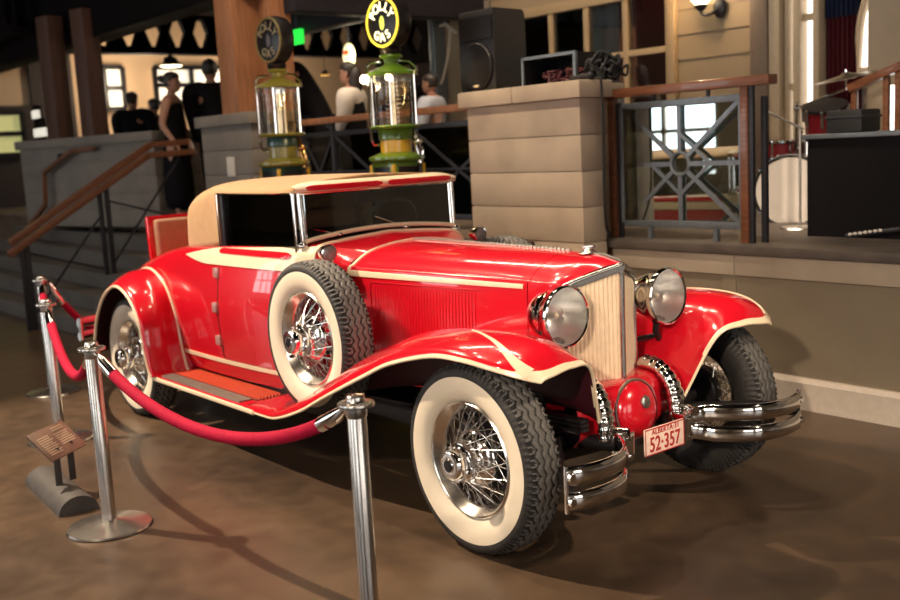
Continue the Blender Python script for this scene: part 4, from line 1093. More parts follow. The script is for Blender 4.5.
# ------------------------------------------------------------------ railings
M_['railglass2'] = glass_mat('mezzanine_glass', (.85, .88, .87), .03, .01)
def cross_panel(b, p, q, z0, z1, r=.012, ring=.075, diag=True):
    """framed panel between p and q with ring and rays"""
    p, q = V(p), V(q); c = (p + q) / 2; zc = (z0 + z1) / 2
    def P(t, z): k = p.lerp(q, t); return V((k.x, k.y, z))
    for a, c2 in ((P(0, z0), P(1, z0)), (P(0, z1), P(1, z1))): bar(b, a, c2, .03, .045, .004)
    for tt in (0, 1): bar(b, P(tt, z0), P(tt, z1), .045, .03, .004, up=V((0, 1, 0)) if abs((q - p).x) < .1 else V((1, 0, 0)))
    L = (q - p).length; d = (q - p).normalized()
    cc = P(.5, zc)
    R = [cc + d * ring * math.cos(a) + V((0, 0, ring * math.sin(a))) for a in [2 * PI * k / 20 for k in range(20)]]
    tube(b, R, .012, 8, closed=True)
    for tt, zz in ((0, z0), (1, z0), (0, z1), (1, z1), (.5, z0), (.5, z1), (0, zc), (1, zc)):
        e = P(tt, zz); v = (e - cc).normalized(); bar(b, cc + v * ring, e, .012, .030, up=d.cross(V((0, 0, 1))) if False else V((0, 0, 1)) if abs(v.z) < .8 else d)
    for tt, zz, t2, z2 in ((.25, .5, .5, .25), (.75, .5, .5, .75), (.75, .5, .5, .25)):
        bar(b, P(tt, z0 + (z1 - z0) * zz), P(t2, z0 + (z1 - z0) * z2), .010, .022)
# stage rail
t = thing('railing', 'wood topped railing with a glass panel on the stage edge', 'railing', (-1.25, 2.16, ZS))
b = bm_new(); bar(b, (-1.87, 2.16, 1.995), (-.52, 2.16, 1.995), .10, .062, .008); link('handrail', b, M_['wood'], t)
for x in (-1.82, -.715): b = bm_new(); bar(b, (x, 2.16, ZS), (x, 2.16, 1.965), .055, .055, .004, up=V((1, 0, 0))); link('post', b, M_['wood'], t)
for x in (-1.765, -.672): b = bm_new(); bar(b, (x, 2.16, ZS), (x, 2.16, 1.93 if x < -1 else 2.02), .03, .03, .004, up=V((1, 0, 0))); link('iron_post', b, M_['iron'], t)
b = bm_new()
for x in (-1.45, -1.0): bar(b, (x, 2.16, 1.90), (x, 2.16, 1.97), .02, .02, up=V((1, 0, 0)))
bar(b, (-.635, 2.24, ZS), (-.635, 2.24, 1.90), .035, .035, .004, up=V((1, 0, 0)))
link('cross_rods', b, M_['iron'], t)
b = bm_new(); cross_panel(b, (-1.73, 2.16, 0), (-.745, 2.16, 0), 1.09, 1.90)
for x in (-1.5, -.95): bar(b, (x, 2.16, ZS), (x, 2.16, 1.08), .03, .03, up=V((1, 0, 0)))
link('panel_frame', b, M_['steelgrey'], t)
b = bm_new(); box(b, (-.475, -.004, 1.11), (.475, .004, 1.885), M=Matrix.Translation((-1.2375, 2.185, 0)) @ Matrix.Rotation(math.radians(5), 4, 'Z')); link('glass_panel', b, M_['railglass'], t)
# mezzanine rail
t = thing('railing', 'long wood topped railing behind the fuel pumps', 'railing', (-4.5, 2.2, ZS))
b = bm_new(); bar(b, (-6.15, 2.2, 2.005), (-2.82, 2.2, 2.005), .10, .06, .008); link('handrail', b, M_['timber'], t)
b = bm_new()
bar(b, (-6.15, 2.2, 1.875), (-2.82, 2.2, 1.875), .03, .045, .004); bar(b, (-6.15, 2.2, 1.09), (-2.82, 2.2, 1.09), .03, .045, .004); bar(b, (-6.15, 2.2, 1.50), (-2.82, 2.2, 1.50), .02, .02)
for x in (-6.1, -5.52, -4.25, -2.95): bar(b, (x, 2.2, ZS), (x, 2.2, 1.98), .045, .045, .004, up=V((1, 0, 0)))
for x0, x1 in ((-6.1, -5.52), (-5.52, -4.25), (-4.25, -2.95)):
    bar(b, (x0, 2.2, 1.10), (x1, 2.2, 1.87), .012, .028); bar(b, (x0, 2.2, 1.87), (x1, 2.2, 1.10), .012, .028)
link('rail_frame', b, M_['iron'], t)
b = bm_new()
for x0, x1 in ((-6.07, -5.55), (-5.49, -4.28), (-4.22, -2.98)): box(b, (x0, 2.215, 1.11), (x1, 2.223, 1.86))
link('glass_panel', b, M_['railglass2'], t)
# stair rail: twin wooden handrails, iron posts, crossed rods
t = thing('stair_railing', 'twin wooden stair handrail with crossed iron rods', 'railing', (-8, .6, 0))
for dz, dx in ((0, 0), (-.115, .06)):
    b = bm_new()
    P = [V((-8 + dx, -.26 + dz * .3, .935 + dz)), V((-8 + dx, 1.36 + dz * .5, 1.88 + dz)), V((-8.02 + dx, 1.85, 1.90 + dz))]
    bar(b, P[0], P[1], .09, .065, .008); bar(b, P[1], P[2], .09, .065, .008)
    if dz == 0: bar(b, (-8.0, 1.83, 1.92), (-7.95, 1.88, 1.74), .05, .05, .008)
    link('handrail', b, M_['wood'], t)
for y, z0, z1 in ((-.16, 0, .93), (-.10, 0, .93), (.72, .49, 1.46), (.80, .49, 1.46)): b = bm_new(); bar(b, (-7.96, y, z0), (-7.96, y, z1), .035, .05, .004, up=V((0, 1, 0))); link('iron_post', b, M_['iron'], t)
b = bm_new()
for a, c in (((-.1, .15), (.72, 1.15)), ((-.1, .82), (.72, .55)), ((.8, .60), (1.7, 1.75)), ((.8, 1.30), (1.7, 1.02))): bar(b, (-7.96, *a), (-7.96, *c), .014, .022)
link('cross_rods', b, M_['iron'], t)
b = bm_new()
P = [PM @ V(q) for q in ((-3.0, -.12, .75), (-2.3, -.12, 1.2), (-2.28, -.10, 1.62), (-1.6, -.10, 1.88), (-1.1, -.10, 1.90))]
for k in range(4): bar(b, P[k], P[k + 1], .06, .05, .008)
tag(link('pier_handrail', b, M_['wood']), 'short wooden handrail fixed to the grey pier by the stairs', 'railing')
b = bm_new(); box(b, (-2.0, -.06, 1.76), (-1.96, 0, 1.86), M=PM) ; link('wall_bracket', b, M_['iron'], bpy.data.objects['pier_handrail'])
b = bm_new(); box(b, (-6.66, 1.602, 1.50), (-6.50, 1.62, 1.70), .006); box(b, (-6.625, 1.598, 1.53), (-6.60, 1.603, 1.63)); tag(link('wall_switch', b, M_['shirt']), 'small white switch plate on the stone pier above the soft top', 'switch')

# ------------------------------------------------------------------ on the stage pier: loudspeaker, rack case, cables
SPX = -.08
t = thing('loudspeaker', 'black loudspeaker standing on the stage pier', 'loudspeaker', (-2.92 + SPX, 2.12, 2.085))
b = bm_new(); sec = [(-.205, 1.93), (.205, 1.93), (.16, 2.30), (-.16, 2.30)]
rings = []
for z, k in ((2.085, .93), (2.10, .97), (2.14, 1), (2.665, 1), (2.70, .97), (2.715, .92)):
    rings.append([V((-2.91 + SPX + x * k, 2.11 + (y - 2.11) * k, z)) for x, y in sec])
loft(b, rings, cu=True, cap=True); sp = link('cabinet', b, M_['plastic'], t, angle=25)
b = bm_new(); lathe(b, [(0, .010), (.16, .014), (.175, .020), (.185, .012), (.185, -.01)], (-2.91 + SPX, 1.925, 2.285), (0, -1, 0), 40); link('woofer_grille', b, M_['black'], t)
b = bm_new()
rings = []
for k, (w, h, y) in enumerate(((.19, .085, 1.918), (.19, .085, 1.926), (.175, .075, 1.934))): rings.append([V((-2.91 + SPX + sx * w, y, 2.575 + sz * h)) for sx, sz in ((-1, -1), (1, -1), (1, 1), (-1, 1))])
loft(b, rings, cu=True, cap=True); link('horn', b, M_['black'], t)
b = bm_new(); box(b, (-2.94 + SPX, 1.902, 2.135), (-2.88 + SPX, 1.925, 2.15)); link('badge', b, M_['nickel'], t)
b = bm_new(); tube(b, [(-2.95 + SPX, 2.1, 2.72), (-2.95 + SPX, 2.1, 2.80)], .03, 12); link('pole_socket', b, M_['browntrim'], t)
t = thing('rack_case', 'open black equipment case beside the loudspeaker', 'case', (-2.25, 2.1, 2.085))
b = bm_new(); box(b, (-2.53, 1.98, 2.085), (-1.99, 2.35, 2.10)); box(b, (-2.53, 1.98, 2.29), (-1.99, 2.35, 2.305)); box(b, (-2.53, 1.98, 2.10), (-2.515, 2.35, 2.29)); box(b, (-2.005, 1.98, 2.10), (-1.99, 2.35, 2.29)); box(b, (-2.515, 2.33, 2.10), (-2.005, 2.35, 2.29)); link('shell', b, M_['black'], t)
b = bm_new(); bar(b, (-2.53, 1.975, 2.30), (-1.985, 1.975, 2.30), .02, .022); bar(b, (-1.99, 1.975, 2.09), (-1.99, 1.975, 2.31), .025, .025, up=V((1, 0, 0))); bar(b, (-2.525, 1.975, 2.09), (-2.525, 1.975, 2.31), .02, .02, up=V((1, 0, 0))); link('edge_rail', b, M_['steelgrey'], t)
b = bm_new(); random.seed(3)
for k in range(9):
    x = -2.4 + .35 * random.random(); P = [(x + random.uniform(-.12, .12), 2.0 + random.uniform(0, .1), 2.11 + random.uniform(0, .09)) for q in range(6)]; tube(b, cr(P, 24), .008, 6)
link('patch_cables', b, mat('dark_red_cables', (.12, .03, .035), .5), t)
b = bm_new(); random.seed(11)
for k in range(26):
    c = V((-1.82 + random.uniform(-.05, .10), 2.06 + random.uniform(-.06, .1), 2.17 + random.uniform(-.04, .06))); rr = random.uniform(.03, .075); a = random.uniform(0, 6); tl = random.uniform(-.8, .8)
    P = [c + V((rr * math.cos(q) * math.cos(a), rr * math.cos(q) * math.sin(a) + rr * math.sin(q) * tl, rr * math.sin(q) * (.5 + random.random() * .2) + .02 * math.sin(3 * q + a))) for q in [2 * PI * i / 20 for i in range(20)]]
    for p in P: p.z = max(p.z, 2.097)
    tube(b, P, .010, 6, closed=True)
tube(b, cr([(-1.85, 2.05, 2.10), (-1.72, 1.95, 2.11), (-1.68, 1.90, 2.10)], 14), .016, 8)
tag(link('cable_heap', b, M_['cable']), 'heap of coiled black cables on the stage pier', 'cable')
b = bm_new(); tube(b, cr([(-1.76, 1.93, 2.10), (-1.69, 1.88, 2.098), (-1.652, 1.87, 2.05), (-1.652, 1.87, 1.7), (-1.66, 1.87, 1.3), (-1.70, 1.93, 1.08), (-1.74, 2.02, 1.02), (-1.78, 2.05, 1.0)], 60), .008, 7)
tag(link('hanging_cable', b, M_['cable']), 'thin black cable running down the side of the stage pier', 'cable')
b = bm_new(); tube(b, cr([(-1.90, 1.84, 2.110), (-1.80, 1.80, 2.110), (-1.70, 1.80, 2.110)], 20), [.014] * 12 + [.022] * 8, 10); ellipsoid(b, (-1.69, 1.80, 2.112), (.03, .026, .026))
tag(link('microphone', b, M_['plastic']), 'black microphone handle lying at the front edge of the stage pier', 'microphone')
b = bm_new(); P = [at(x, y, 4.5) for x, y in ((447, 26), (449, 27), (450, 35), (448, 55), (444, 75), (441, 84))]
tube(b, cr(P, 30), .014, 7); tube(b, [at(440, 26, 4.5), at(446, 24, 4.5), at(456, 33, 4.5)], .018, 8); tag(link('white_rope', b, M_['rope']), 'white cord hanging beside the corner post', 'cord')
b = bm_new(); tube(b, [V((at(449, 0, 4.52).x, 4.52, 4.5)), at(449, 0, 4.52), at(447, 24, 4.52)], .03, 8); tag(link('hanging_chain', b, M_['iron']), 'dark chain hanging above the white cord', 'chain')
# ------------------------------------------------------------------ wall sconce
t = thing('wall_sconce', 'lit wall sconce on the boarded wall', 'lamp', (-3.0, 4.7, 2.85))
c = at(706, 8, 4.70)
b = bm_new(); ellipsoid(b, c + V((.10, .07, -.01)), (.07, .03, .09)); tube(b, cr([c + V((.10, .05, -.02)), c + V((.05, -.03, -.07)), c + V((-.01, -.05, -.05)), c + V((-.02, -.05, .0))], 16), .016, 8); lathe(b, [(.02, -.03), (.05, 0), (.06, .03)], c + V((-.02, -.05, 0)), (0, 0, 1), 20); link('bracket', b, M_['iron'], t)
b = bm_new(); lathe(b, [(.05, .03), (.085, .07), (.10, .13), (.09, .20), (.07, .22)], c + V((-.02, -.05, 0)), (0, 0, 1), 28); link('shade', b, emis('sconce_glass', (1, .80, .50), 7), t)
SCONCE = c + V((-.02, -.16, .18))
# ------------------------------------------------------------------ drum kit and stage gear
K = V((-1.27, 3.5, 0))
t = thing('bass_drum', 'bass drum with a white head on the stage', 'drum', (-1.27, 3.5, ZS))
dax = V((.35, -1, 0)).normalized(); kc = at(790, 191, 3.5)
b = bm_new(); lathe(b, [(.262, .0), (.262, .38)], kc - dax * .0, -dax, 48); link('shell', b, M_['drumred'], t)
b = bm_new(); lathe(b, [(.278, .03), (.280, .0), (.268, -.008), (.258, .0), (.262, .03)], kc, -dax, 48, closed=True); link('hoop', b, M_['iron'], t)
for k in range(8):
    pass
b = bm_new(); lathe(b, [(0, .006), (.26, .004)], kc, -dax, 48); hd2 = link('drum_head', b, M_['drumhead'], t)
b = bm_new()
for k in range(10):
    a = 2 * PI * k / 10; s1 = V((dax.y, -dax.x, 0)); bar(b, kc + (s1 * math.cos(a) + V((0, 0, 1)) * math.sin(a)) * .28 + dax * .01, kc + (s1 * math.cos(a) + V((0, 0, 1)) * math.sin(a)) * .28 - dax * .10, .02, .02)
link('claw', b, M_['chrome'], t)
b = bm_new(); s1 = V((-dax.y, dax.x, 0))
for s in (-1, 1): tube(b, [kc + s1 * s * .24 + V((0, 0, -.08)) - dax * .06, V((kc.x, kc.y, ZS + .01)) + s1 * s * .38 + dax * .05], .010, 8)
link('spur', b, M_['chrome'], t)
b = bm_new(); tube(b, [kc - dax * .14 + V((0, 0, .26)), kc - dax * .14 + V((.02, 0, .36)), at(826, 118, 3.6) - V((.19, .02, .09))], .014, 8); link('tom_mount', b, M_['chrome'], t)
t = thing('tom_drum', 'small red tom drum mounted above the bass drum', 'drum', at(828, 118, 3.6))
tc = at(826, 118, 3.6); tax = V((.12, -.30, .93)).normalized()
b = bm_new(); lathe(b, [(.15, -.10), (.15, .10)], tc, tax, 36); link('shell', b, M_['drumred'], t)
b = bm_new(); lathe(b, [(0, .105), (.15, .105), (.158, .10), (.158, .08), (.15, .08)], tc, tax, 36); link('drum_head', b, M_['dark'], t)
b = bm_new()
for k in range(8):
    a = 2 * PI * k / 8; e, f2 = frame(tax); d = e * math.cos(a) + f2 * math.sin(a); bar(b, tc + d * .158 + tax * .10, tc + d * .158 - tax * .02, .02, .02)
link('lug', b, M_['chrome'], t)
t = thing('snare_drum', 'dark red drum above the bass drum', 'drum', at(787, 148, 4.25))
tc = at(785, 150, 4.25)
b = bm_new(); lathe(b, [(.17, -.07), (.17, .08)], tc, (0, 0, 1), 36); link('shell', b, M_['drumred'], t)
b = bm_new(); lathe(b, [(0, .084), (.168, .084), (.18, .08), (.18, .06), (.17, .06)], tc, (0, 0, 1), 36); lathe(b, [(.17, -.075), (.18, -.07), (.18, -.05), (.17, -.05)], tc, (0, 0, 1), 36)
for k in range(8):
    a = 2 * PI * k / 8; d = V((math.cos(a), math.sin(a), 0)); bar(b, tc + d * .178 + V((0, 0, .07)), tc + d * .178 - V((0, 0, .06)), .018, .018, up=d)
link('hoop', b, M_['chrome'], t)
b = bm_new(); tube(b, [tc - V((0, 0, .07)), V((tc.x, tc.y, ZS + .2))], .014, 8)
for k in range(3): a = 2 * PI * k / 3; tube(b, [V((tc.x, tc.y, ZS + .3)), V((tc.x + .22 * math.cos(a), tc.y + .22 * math.sin(a), ZS + .012))], .010, 8)
link('drum_stand', b, M_['chrome'], t)
t = thing('cymbal', 'bronze cymbal on a chrome boom stand', 'cymbal', at(845, 76, 4.1))
cc = at(846, 76, 4.1)
b = bm_new(); lathe(b, [(0, .03), (.03, .025), (.045, .012), (.15, .0), (.235, -.012), (.235, -.015), (.0, .0)], cc, (-.10, -.16, 1), 44); link('disc', b, M_['bronze'], t)
pole = at(797, 108, 4.1)
b = bm_new(); tube(b, [pole, cc + V((0, 0, -.10)), cc + V((0, 0, .05))], .010, 8); tube(b, [V((pole.x, pole.y, ZS + .02)), V((pole.x, pole.y, pole.z + .05))], .014, 8); ellipsoid(b, pole, (.03, .03, .03)); ellipsoid(b, pole - V((0, 0, .32)), (.035, .035, .05))
for k in range(3): a = 2 * PI * k / 3 + .4; tube(b, [V((pole.x, pole.y, ZS + .45)), V((pole.x + .28 * math.cos(a), pole.y + .28 * math.sin(a), ZS + .012))], .010, 8)
link('boom_stand', b, M_['chrome'], t)
t = thing('microphone_stand', 'slim microphone stand reaching left of the drum kit', 'stand', at(797, 200, 3.3))
b = bm_new(); p = at(800, 150, 3.12); tube(b, [V((p.x, p.y, ZS + .02)), V((p.x, p.y, 1.72))], .009, 8); tube(b, [V((p.x + .03, p.y, 1.68)), at(764, 110, 3.0)], .009, 8); lathe(b, [(0, .02), (.13, .012), (.14, 0)], (p.x, p.y, ZS), (0, 0, 1), 24); link('pole', b, M_['nickel'], t)
t = thing('amplifier', 'large black amplifier box on the stage edge at the right', 'amplifier', (-.3, 2.85, ZS))
b = bm_new(); prism(b, [(-.60, 2.66, ZS), (.12, 2.66, ZS), (.12, 2.66, 1.40), (.02, 2.66, 1.62), (-.60, 2.66, 1.62)], (0, .5, 0)); link('cabinet', b, M_['amp'], t, smooth=False)
b = bm_new(); box(b, (-.63, 2.63, 1.615), (.04, 3.2, 1.645), .006); link('rim', b, M_['steelgrey'], t)
t = thing('small_case', 'small black case on top of the amplifier', 'case', (-.42, 2.85, 1.645))
b = bm_new(); box(b, (-.52, 2.74, 1.645), (-.27, 2.98, 1.79), .02); link('shell', b, M_['plastic'], t)
b = bm_new(); box(b, (-.525, 2.735, 1.735), (-.265, 2.985, 1.752), .006); link('latch_band', b, M_['iron'], t)
t = thing('slatted_stand', 'brown wooden slatted stand behind the amplifier', 'stand', (-.55, 3.9, ZS))
b = bm_new()
for x in (-.98, -.73, -.64, -.54, -.44): bar(b, (x, 3.9, ZS), (x, 3.9, 1.96 + .16 * (x + .98) / .5), .04, .04, .004, up=V((1, 0, 0)))
bar(b, (-1.02, 3.9, 1.96), (-.42, 3.9, 2.16), .07, .06, .006); bar(b, (-1.0, 3.9, 1.62), (-.42, 3.9, 1.62), .03, .03); bar(b, (-1.0, 3.9, 1.1), (-.42, 3.9, 1.1), .04, .05); bar(b, (-.98, 3.9, ZS + .02), (-.98, 4.3, ZS + .02), .04, .04); bar(b, (-.44, 3.9, ZS + .02), (-.44, 4.3, ZS + .02), .04, .04)
link('frame', b, M_['wood'], t)
b = bm_new(); box(b, (-.955, 4.36, 1.3), (-.735, 4.38, 1.98)); tag(link('light_box', b, M_['daypane']), 'bright pane glimpsed through the slatted stand', 'lamp')
b = bm_new(); box(b, (-.96, 4.38, ZS), (-.73, 4.41, 2.0), .005); link('panel_back', b, M_['browntrim'], bpy.data.objects['light_box'])
b = bm_new(); tube(b, [at(846, 236, 2.45), at(900, 229, 2.52)], .014, 10); 
tag(link('light_bar', b, M_['iron']), 'thin dark bar with pale dots lying on the stage edge', 'stage gear')
b = bm_new()
for k in range(7):
    p = at(850 + 5 * k, 235 - .62 * 1.05 * k, 2.435); ellipsoid(b, p + V((0, 0, .004)), (.014, .008, .010), 8, 6)
link('pale_dots', b, M_['shirt'], bpy.data.objects['light_bar'])
# ------------------------------------------------------------------ mezzanine lights and signs
def pendant(x, y, Y, rpx, label, lit, shade):
    c = at(x, y, Y); k = (c - CAM).length / FPX * rpx
    t = thing('pendant_lamp', label, 'lamp', c, 'pendant lamps over the mezzanine')
    b = bm_new(); lathe(b, [(k * .12, k * 1.0), (k * .18, k * .8), (k * .55, k * .62), (k * .62, k * .28), (k * .98, k * .06), (k, 0), (k * .95, 0), (k * .6, k * .22)], c, (0, 0, 1), 32); link('shade', b, shade, t)
    b = bm_new(); lathe(b, [(0, -k * .10), (k * .7, -k * .06), (k * .92, k * .02), (k * .6, k * .1)], c, (0, 0, 1), 32); link('bulb', b, lit, t)
    b = bm_new(); tube(b, [c + V((0, 0, k * .9)), V((c.x, c.y, 4.5))], k * .06, 6); link('cable', b, M_['cable'], t)
    return c
LIT = emis('lamp_glow', (1, .80, .50), 6)
PEND = [pendant(171, 66, 4.6, 11.5, 'dark enamel pendant lamp above the couple on the landing', LIT, M_['black']), pendant(320, 29, 5.2, 6, 'small lit pendant lamp above the server', LIT, M_['nickel']), pendant(325, 75, 6.0, 5.5, 'small warm pendant lamp left of the server, seen below the truss', emis('amber_glow', (1, .5, .12), 1.4), M_['black'])]
b = bm_new(); c = at(297, 37, 3.15); box(b, (c.x - .115, c.y - .03, c.z - .085), (c.x + .115, c.y + .03, c.z + .085), .01); s = tag(link('lit_sign', b, emis('green_sign_light', (.02, .75, .06), 1.1)), 'small green lit sign right of the dark globe', 'sign')
b = bm_new(); tube(b, [c + V((0, 0, .08)), V((c.x, c.y, 3.7))], .012, 6); link('hanger', b, M_['iron'], s)
t = thing('oval_sign', 'lit oval sign in yellow and red above the server', 'sign', at(349, 57, 4.6))
c = at(349, 56, 4.6); fa = (CAM - c).normalized()
b = bm_new(); ellipsoid(b, c, (.13, .05, .17), 28, 14); link('face', b, emis('oval_sign_light', (.95, .85, .45), 1.3), t)
b = bm_new(); ellipsoid(b, c + V((0, -.045, .045)), (.07, .02, .035)); link('red_patch', b, emis('red_sign_light', (.8, .10, .03), .9), t)
b = bm_new(); tube(b, [c + V((0, 0, .16)), V((c.x, c.y, 3.8))], .015, 6); link('hanger', b, M_['iron'], t)
# framed notices and a lattice by the left column
for px, py, w, h, l in ((17, 17, 0, 0, ''),):
    pass
for (x0, y0, x1, y1), l in (((31, 111, 38, 118), 'upper small lit panel by the dark column at the left'), ((33, 129, 46, 136), 'lower small lit panel by the dark column at the left')):
    a, c = at(x0, y0, 1.9), at(x1, y1, 1.9); b = bm_new(); box(b, (a.x, 1.9, c.z), (c.x, 1.94, a.z), .005); o = tag(link('lit_notice', b, M_['nightpane']), l, 'lamp')
    if y0 < 120: b = bm_new(); box(b, (a.x - .03, 1.942, c.z - .05), (c.x + .03, 1.96, a.z + .03), .005); box(b, (a.x + .02, 1.942, ZS), (c.x + .10, 1.97, c.z)); link('back', b, M_['truss'], o)
# ------------------------------------------------------------------ people
def skin_chain(name, chains, m, parent, sub=2):
    """one continuous body: chains of (point, radius) that share their first point with an existing vertex when close"""
    vs, es, rs = [], [], []
    def idx(p, r):
        for i, q in enumerate(vs):
            if (q - p).length < 1e-4: return i
        vs.append(V(p)); rs.append(r); return len(vs) - 1
    for ch in chains:
        prev = None
        for p, r in ch:
            i = idx(V(p), r)
            if prev is not None and prev != i: es.append((prev, i))
            prev = i
    me = bpy.data.meshes.new(name); me.from_pydata(vs, es, []); me.materials.append(m)
    o = bpy.data.objects.new(name, me); C.objects.link(o)
    md = o.modifiers.new('skin', 'SKIN'); md.use_smooth_shade = True
    for i, s in enumerate(me.skin_vertices[0].data):
        rr = rs[i]; s.radius = (rr if isinstance(rr, tuple) else (rr, rr)); s.use_root = (i == 0)
    sb = o.modifiers.new('sub', 'SUBSURF'); sb.levels = sub; sb.render_levels = sub
    if parent is not None: adopt(o, parent)
    return o

def head_mesh(b, c, f, s, H, mat=0):
    """head with chin, nose, brow, ears; c centre, f facing, s side"""
    up = V((0, 0, 1)); k = H / .24
    R = [(-.120, .022, .050, .030), (-.105, .042, .080, .045), (-.085, .055, .090, .060), (-.060, .064, .090, .080), (-.035, .069, .090, .090), (-.010, .072, .091, .098), (.015, .074, .090, .102), (.040, .075, .093, .102), (.065, .072, .088, .096), (.090, .060, .070, .080), (.110, .038, .045, .050), (.120, .008, .010, .010)]
    rings = []
    for z, w, fr, bk in R:
        ring = []
        for q in range(20):
            a = 2 * PI * q / 20; ca, sa = math.cos(a), math.sin(a)
            d = fr if ca > 0 else bk
            x = d * ca; y = w * sa
            if q == 0:
                x += {-.010: .014, -.035: .026, .015: .005, -.060: -.002, -.085: .004}.get(z, 0)
            if q in (1, 19) and z == -.035: x += .004
            if q in (2, 18) and z == .015: x -= .007
            ring.append(c + (f * x + s * y + up * z) * k)
        rings.append(ring)
    loft(b, rings, cu=True, cap=True, mat=mat)
    for sg in (-1, 1):
        ellipsoid(b, c + (f * -.008 + s * sg * .076 + up * -.008) * k, (.012 * k, .012 * k, .030 * k), 10, 8)

def person(name_label, x, y, z, H, face, pose, outfit, group=None, hair='short', cat='person'):
    """pose: dict with hands (points relative, forward/side/up as fraction of H), lean"""
    t = thing('person', name_label, cat, (x, y, z), group)
    a = math.radians(face); f = V((math.cos(a), math.sin(a), 0)); s = V((-f.y, f.x, 0)); O = V((x, y, z)); up = V((0, 0, 1))
    def P(fr, sd, u): return O + (f * fr + s * sd + up * u) * H
    ln = pose.get('lean', 0); hip = P(0, 0, .52); chest = P(ln * .6, 0, .72); sh = P(ln, 0, .81); nk = P(ln * 1.05, 0, .845); hd = P(ln * 1.15 + .012, 0, .93)
    W = pose.get('w', 1.0)
    chains = [[(hip, (.088 * H * W, .062 * H * W)), (P(ln * .3, 0, .62), (.074 * H * W, .055 * H * W)), (chest, (.088 * H * W, .060 * H * W)), (sh, (.060 * H, .045 * H)), (nk, .030 * H), (P(ln * 1.1 + .006, 0, .885), .030 * H)]]
    hands = pose['hands']; joints = {}
    for sg in (-1, 1):
        shp = P(ln, sg * .105 * W, .80); hand = P(*hands[sg]); mid = (shp + hand) / 2
        L = (hand - shp).length; need = .155 * H * 2; bend = math.sqrt(max(0, (need / 2) ** 2 - (L / 2) ** 2)) if L < need else 0
        el = mid + (-f * .8 + s * sg * .22 - up * .3).normalized() * bend
        joints[sg] = (shp, el, hand)
        d = (hand - el).normalized(); hd_ = hand + d * .035 * H; side = d.cross(up); side = side.normalized() if side.length > .1 else s
        side = side * 1.0; dn = side.cross(d).normalized()
        if dn.z > 0: dn = -dn
        chains.append([(sh, .06 * H), (shp, .036 * H), (el, .025 * H), (hand, .016 * H), (hd_, (.020 * H, .013 * H))])
        for q, ln_ in ((-1.2, .040), (-.4, .047), (.4, .045), (1.2, .036)):
            r0 = hd_ + side * q * .0085 * H; chains.append([(hd_, .018 * H), (r0 + d * .014 * H, .0062 * H), (r0 + d * (.014 + ln_ * .5) * H + dn * .006 * H, .0055 * H), (r0 + d * (.010 + ln_ * .8) * H + dn * .020 * H, .005 * H)])
        th = hand + d * .012 * H; chains.append([(hand, .016 * H), (th - side * sg * .022 * H, .0066 * H), (th - side * sg * .030 * H + d * .022 * H + dn * .008 * H, .0055 * H)])
    for sg in (-1, 1):
        st = pose.get('step', .0) * sg
        hp = P(0, sg * .052, .49); kn = P(.012 + st * .5, sg * .055, .275); an = P(st, sg * .055, .045); to = P(st + .085, sg * .066, .014)
        joints[('leg', sg)] = (hp, kn, an, to)
        chains.append([(hip, .08 * H), (hp, .056 * H), (kn, .034 * H), (an, .022 * H), (to, (.022 * H, .013 * H))])
    body = skin_chain('body', chains, M_['skin'], t)
    hb = bm_new(); head_mesh(hb, hd, f, s, .135 * H); he = link('head', hb, M_['skin'], t, angle=80)
    for sg in (-1, 1):
        eb = bm_new(); ellipsoid(eb, hd + (f * .052 + s * sg * .021 + up * .004) * H, (.006 * H, .006 * H, .004 * H), 10, 8); link('eye', eb, M_['black'], he)
    mb = bm_new(); ellipsoid(mb, hd + (f * .052 - up * .041) * H, (.005 * H, .005 * H, .003 * H), 10, 6); tube(mb, [hd + (f * .050 + s * -.013 - up * .041) * H, hd + (f * .055 - up * .041) * H, hd + (f * .050 + s * .013 - up * .041) * H], .0035 * H, 6); link('mouth', mb, M_['leather'], he)
    # hair
    hr = bm_new(); k = .135 * H / .24; rings = []
    for zz, w, fr, bk in ((-.05, .066, -.02, .088), (-.02, .077, -.005, .104), (.015, .081, .03, .110), (.045, .083, .085, .111), (.07, .080, .097, .106), (.095, .068, .083, .092), (.118, .044, .052, .058), (.130, .008, .01, .01)):
        rings.append([hd + (f * ((fr if math.cos(q) > 0 else bk) * math.cos(q)) + s * (w * math.sin(q)) + up * zz) * k for q in [2 * PI * i / 20 for i in range(20)]])
    loft(hr, rings, cu=True, cap=True)
    if hair == 'bun': ellipsoid(hr, hd + (f * -.125 + up * .05) * k, (.045 * k, .045 * k, .045 * k))
    if hair == 'long': ellipsoid(hr, hd + (f * -.085 - up * .09) * k, (.075 * k, .085 * k, .17 * k), M=None); ellipsoid(hr, hd + (f * -.09 - up * .24) * k, (.05 * k, .06 * k, .13 * k))
    link('hair', hr, M_['hair'], t, angle=80)
    # clothing follows the same skeleton, a little wider
    g = 1.10
    def torso(u0, e=1.0): return [(P(0, 0, u0), (.092 * H * W * e, .068 * H * W * e)), (P(ln * .3, 0, .62), (.082 * H * W * e, .063 * H * W * e)), (chest, (.097 * H * W * e, .068 * H * W * e)), (sh, (.066 * H, .052 * H)), (P(ln * 1.03, 0, .832), (.036 * H, .034 * H))]
    def sleeves(to=.93, e=2.0):
        out = []
        for sg in (-1, 1):
            a_, b_, c_ = joints[sg]; out.append([(sh, .066 * H), (a_, .043 * H * e / 1.2), (b_, .031 * H * e / 1.2), (b_.lerp(c_, to), .024 * H * e / 1.2)])
        return out
    def legs(e=1.15):
        out = []
        for sg in (-1, 1):
            hp, kn, an, to = joints[('leg', sg)]; out.append([(P(0, 0, .52), .09 * H), (hp, .064 * H), (kn, .042 * H * e), (kn.lerp(an, .92), .034 * H * e)])
        return out
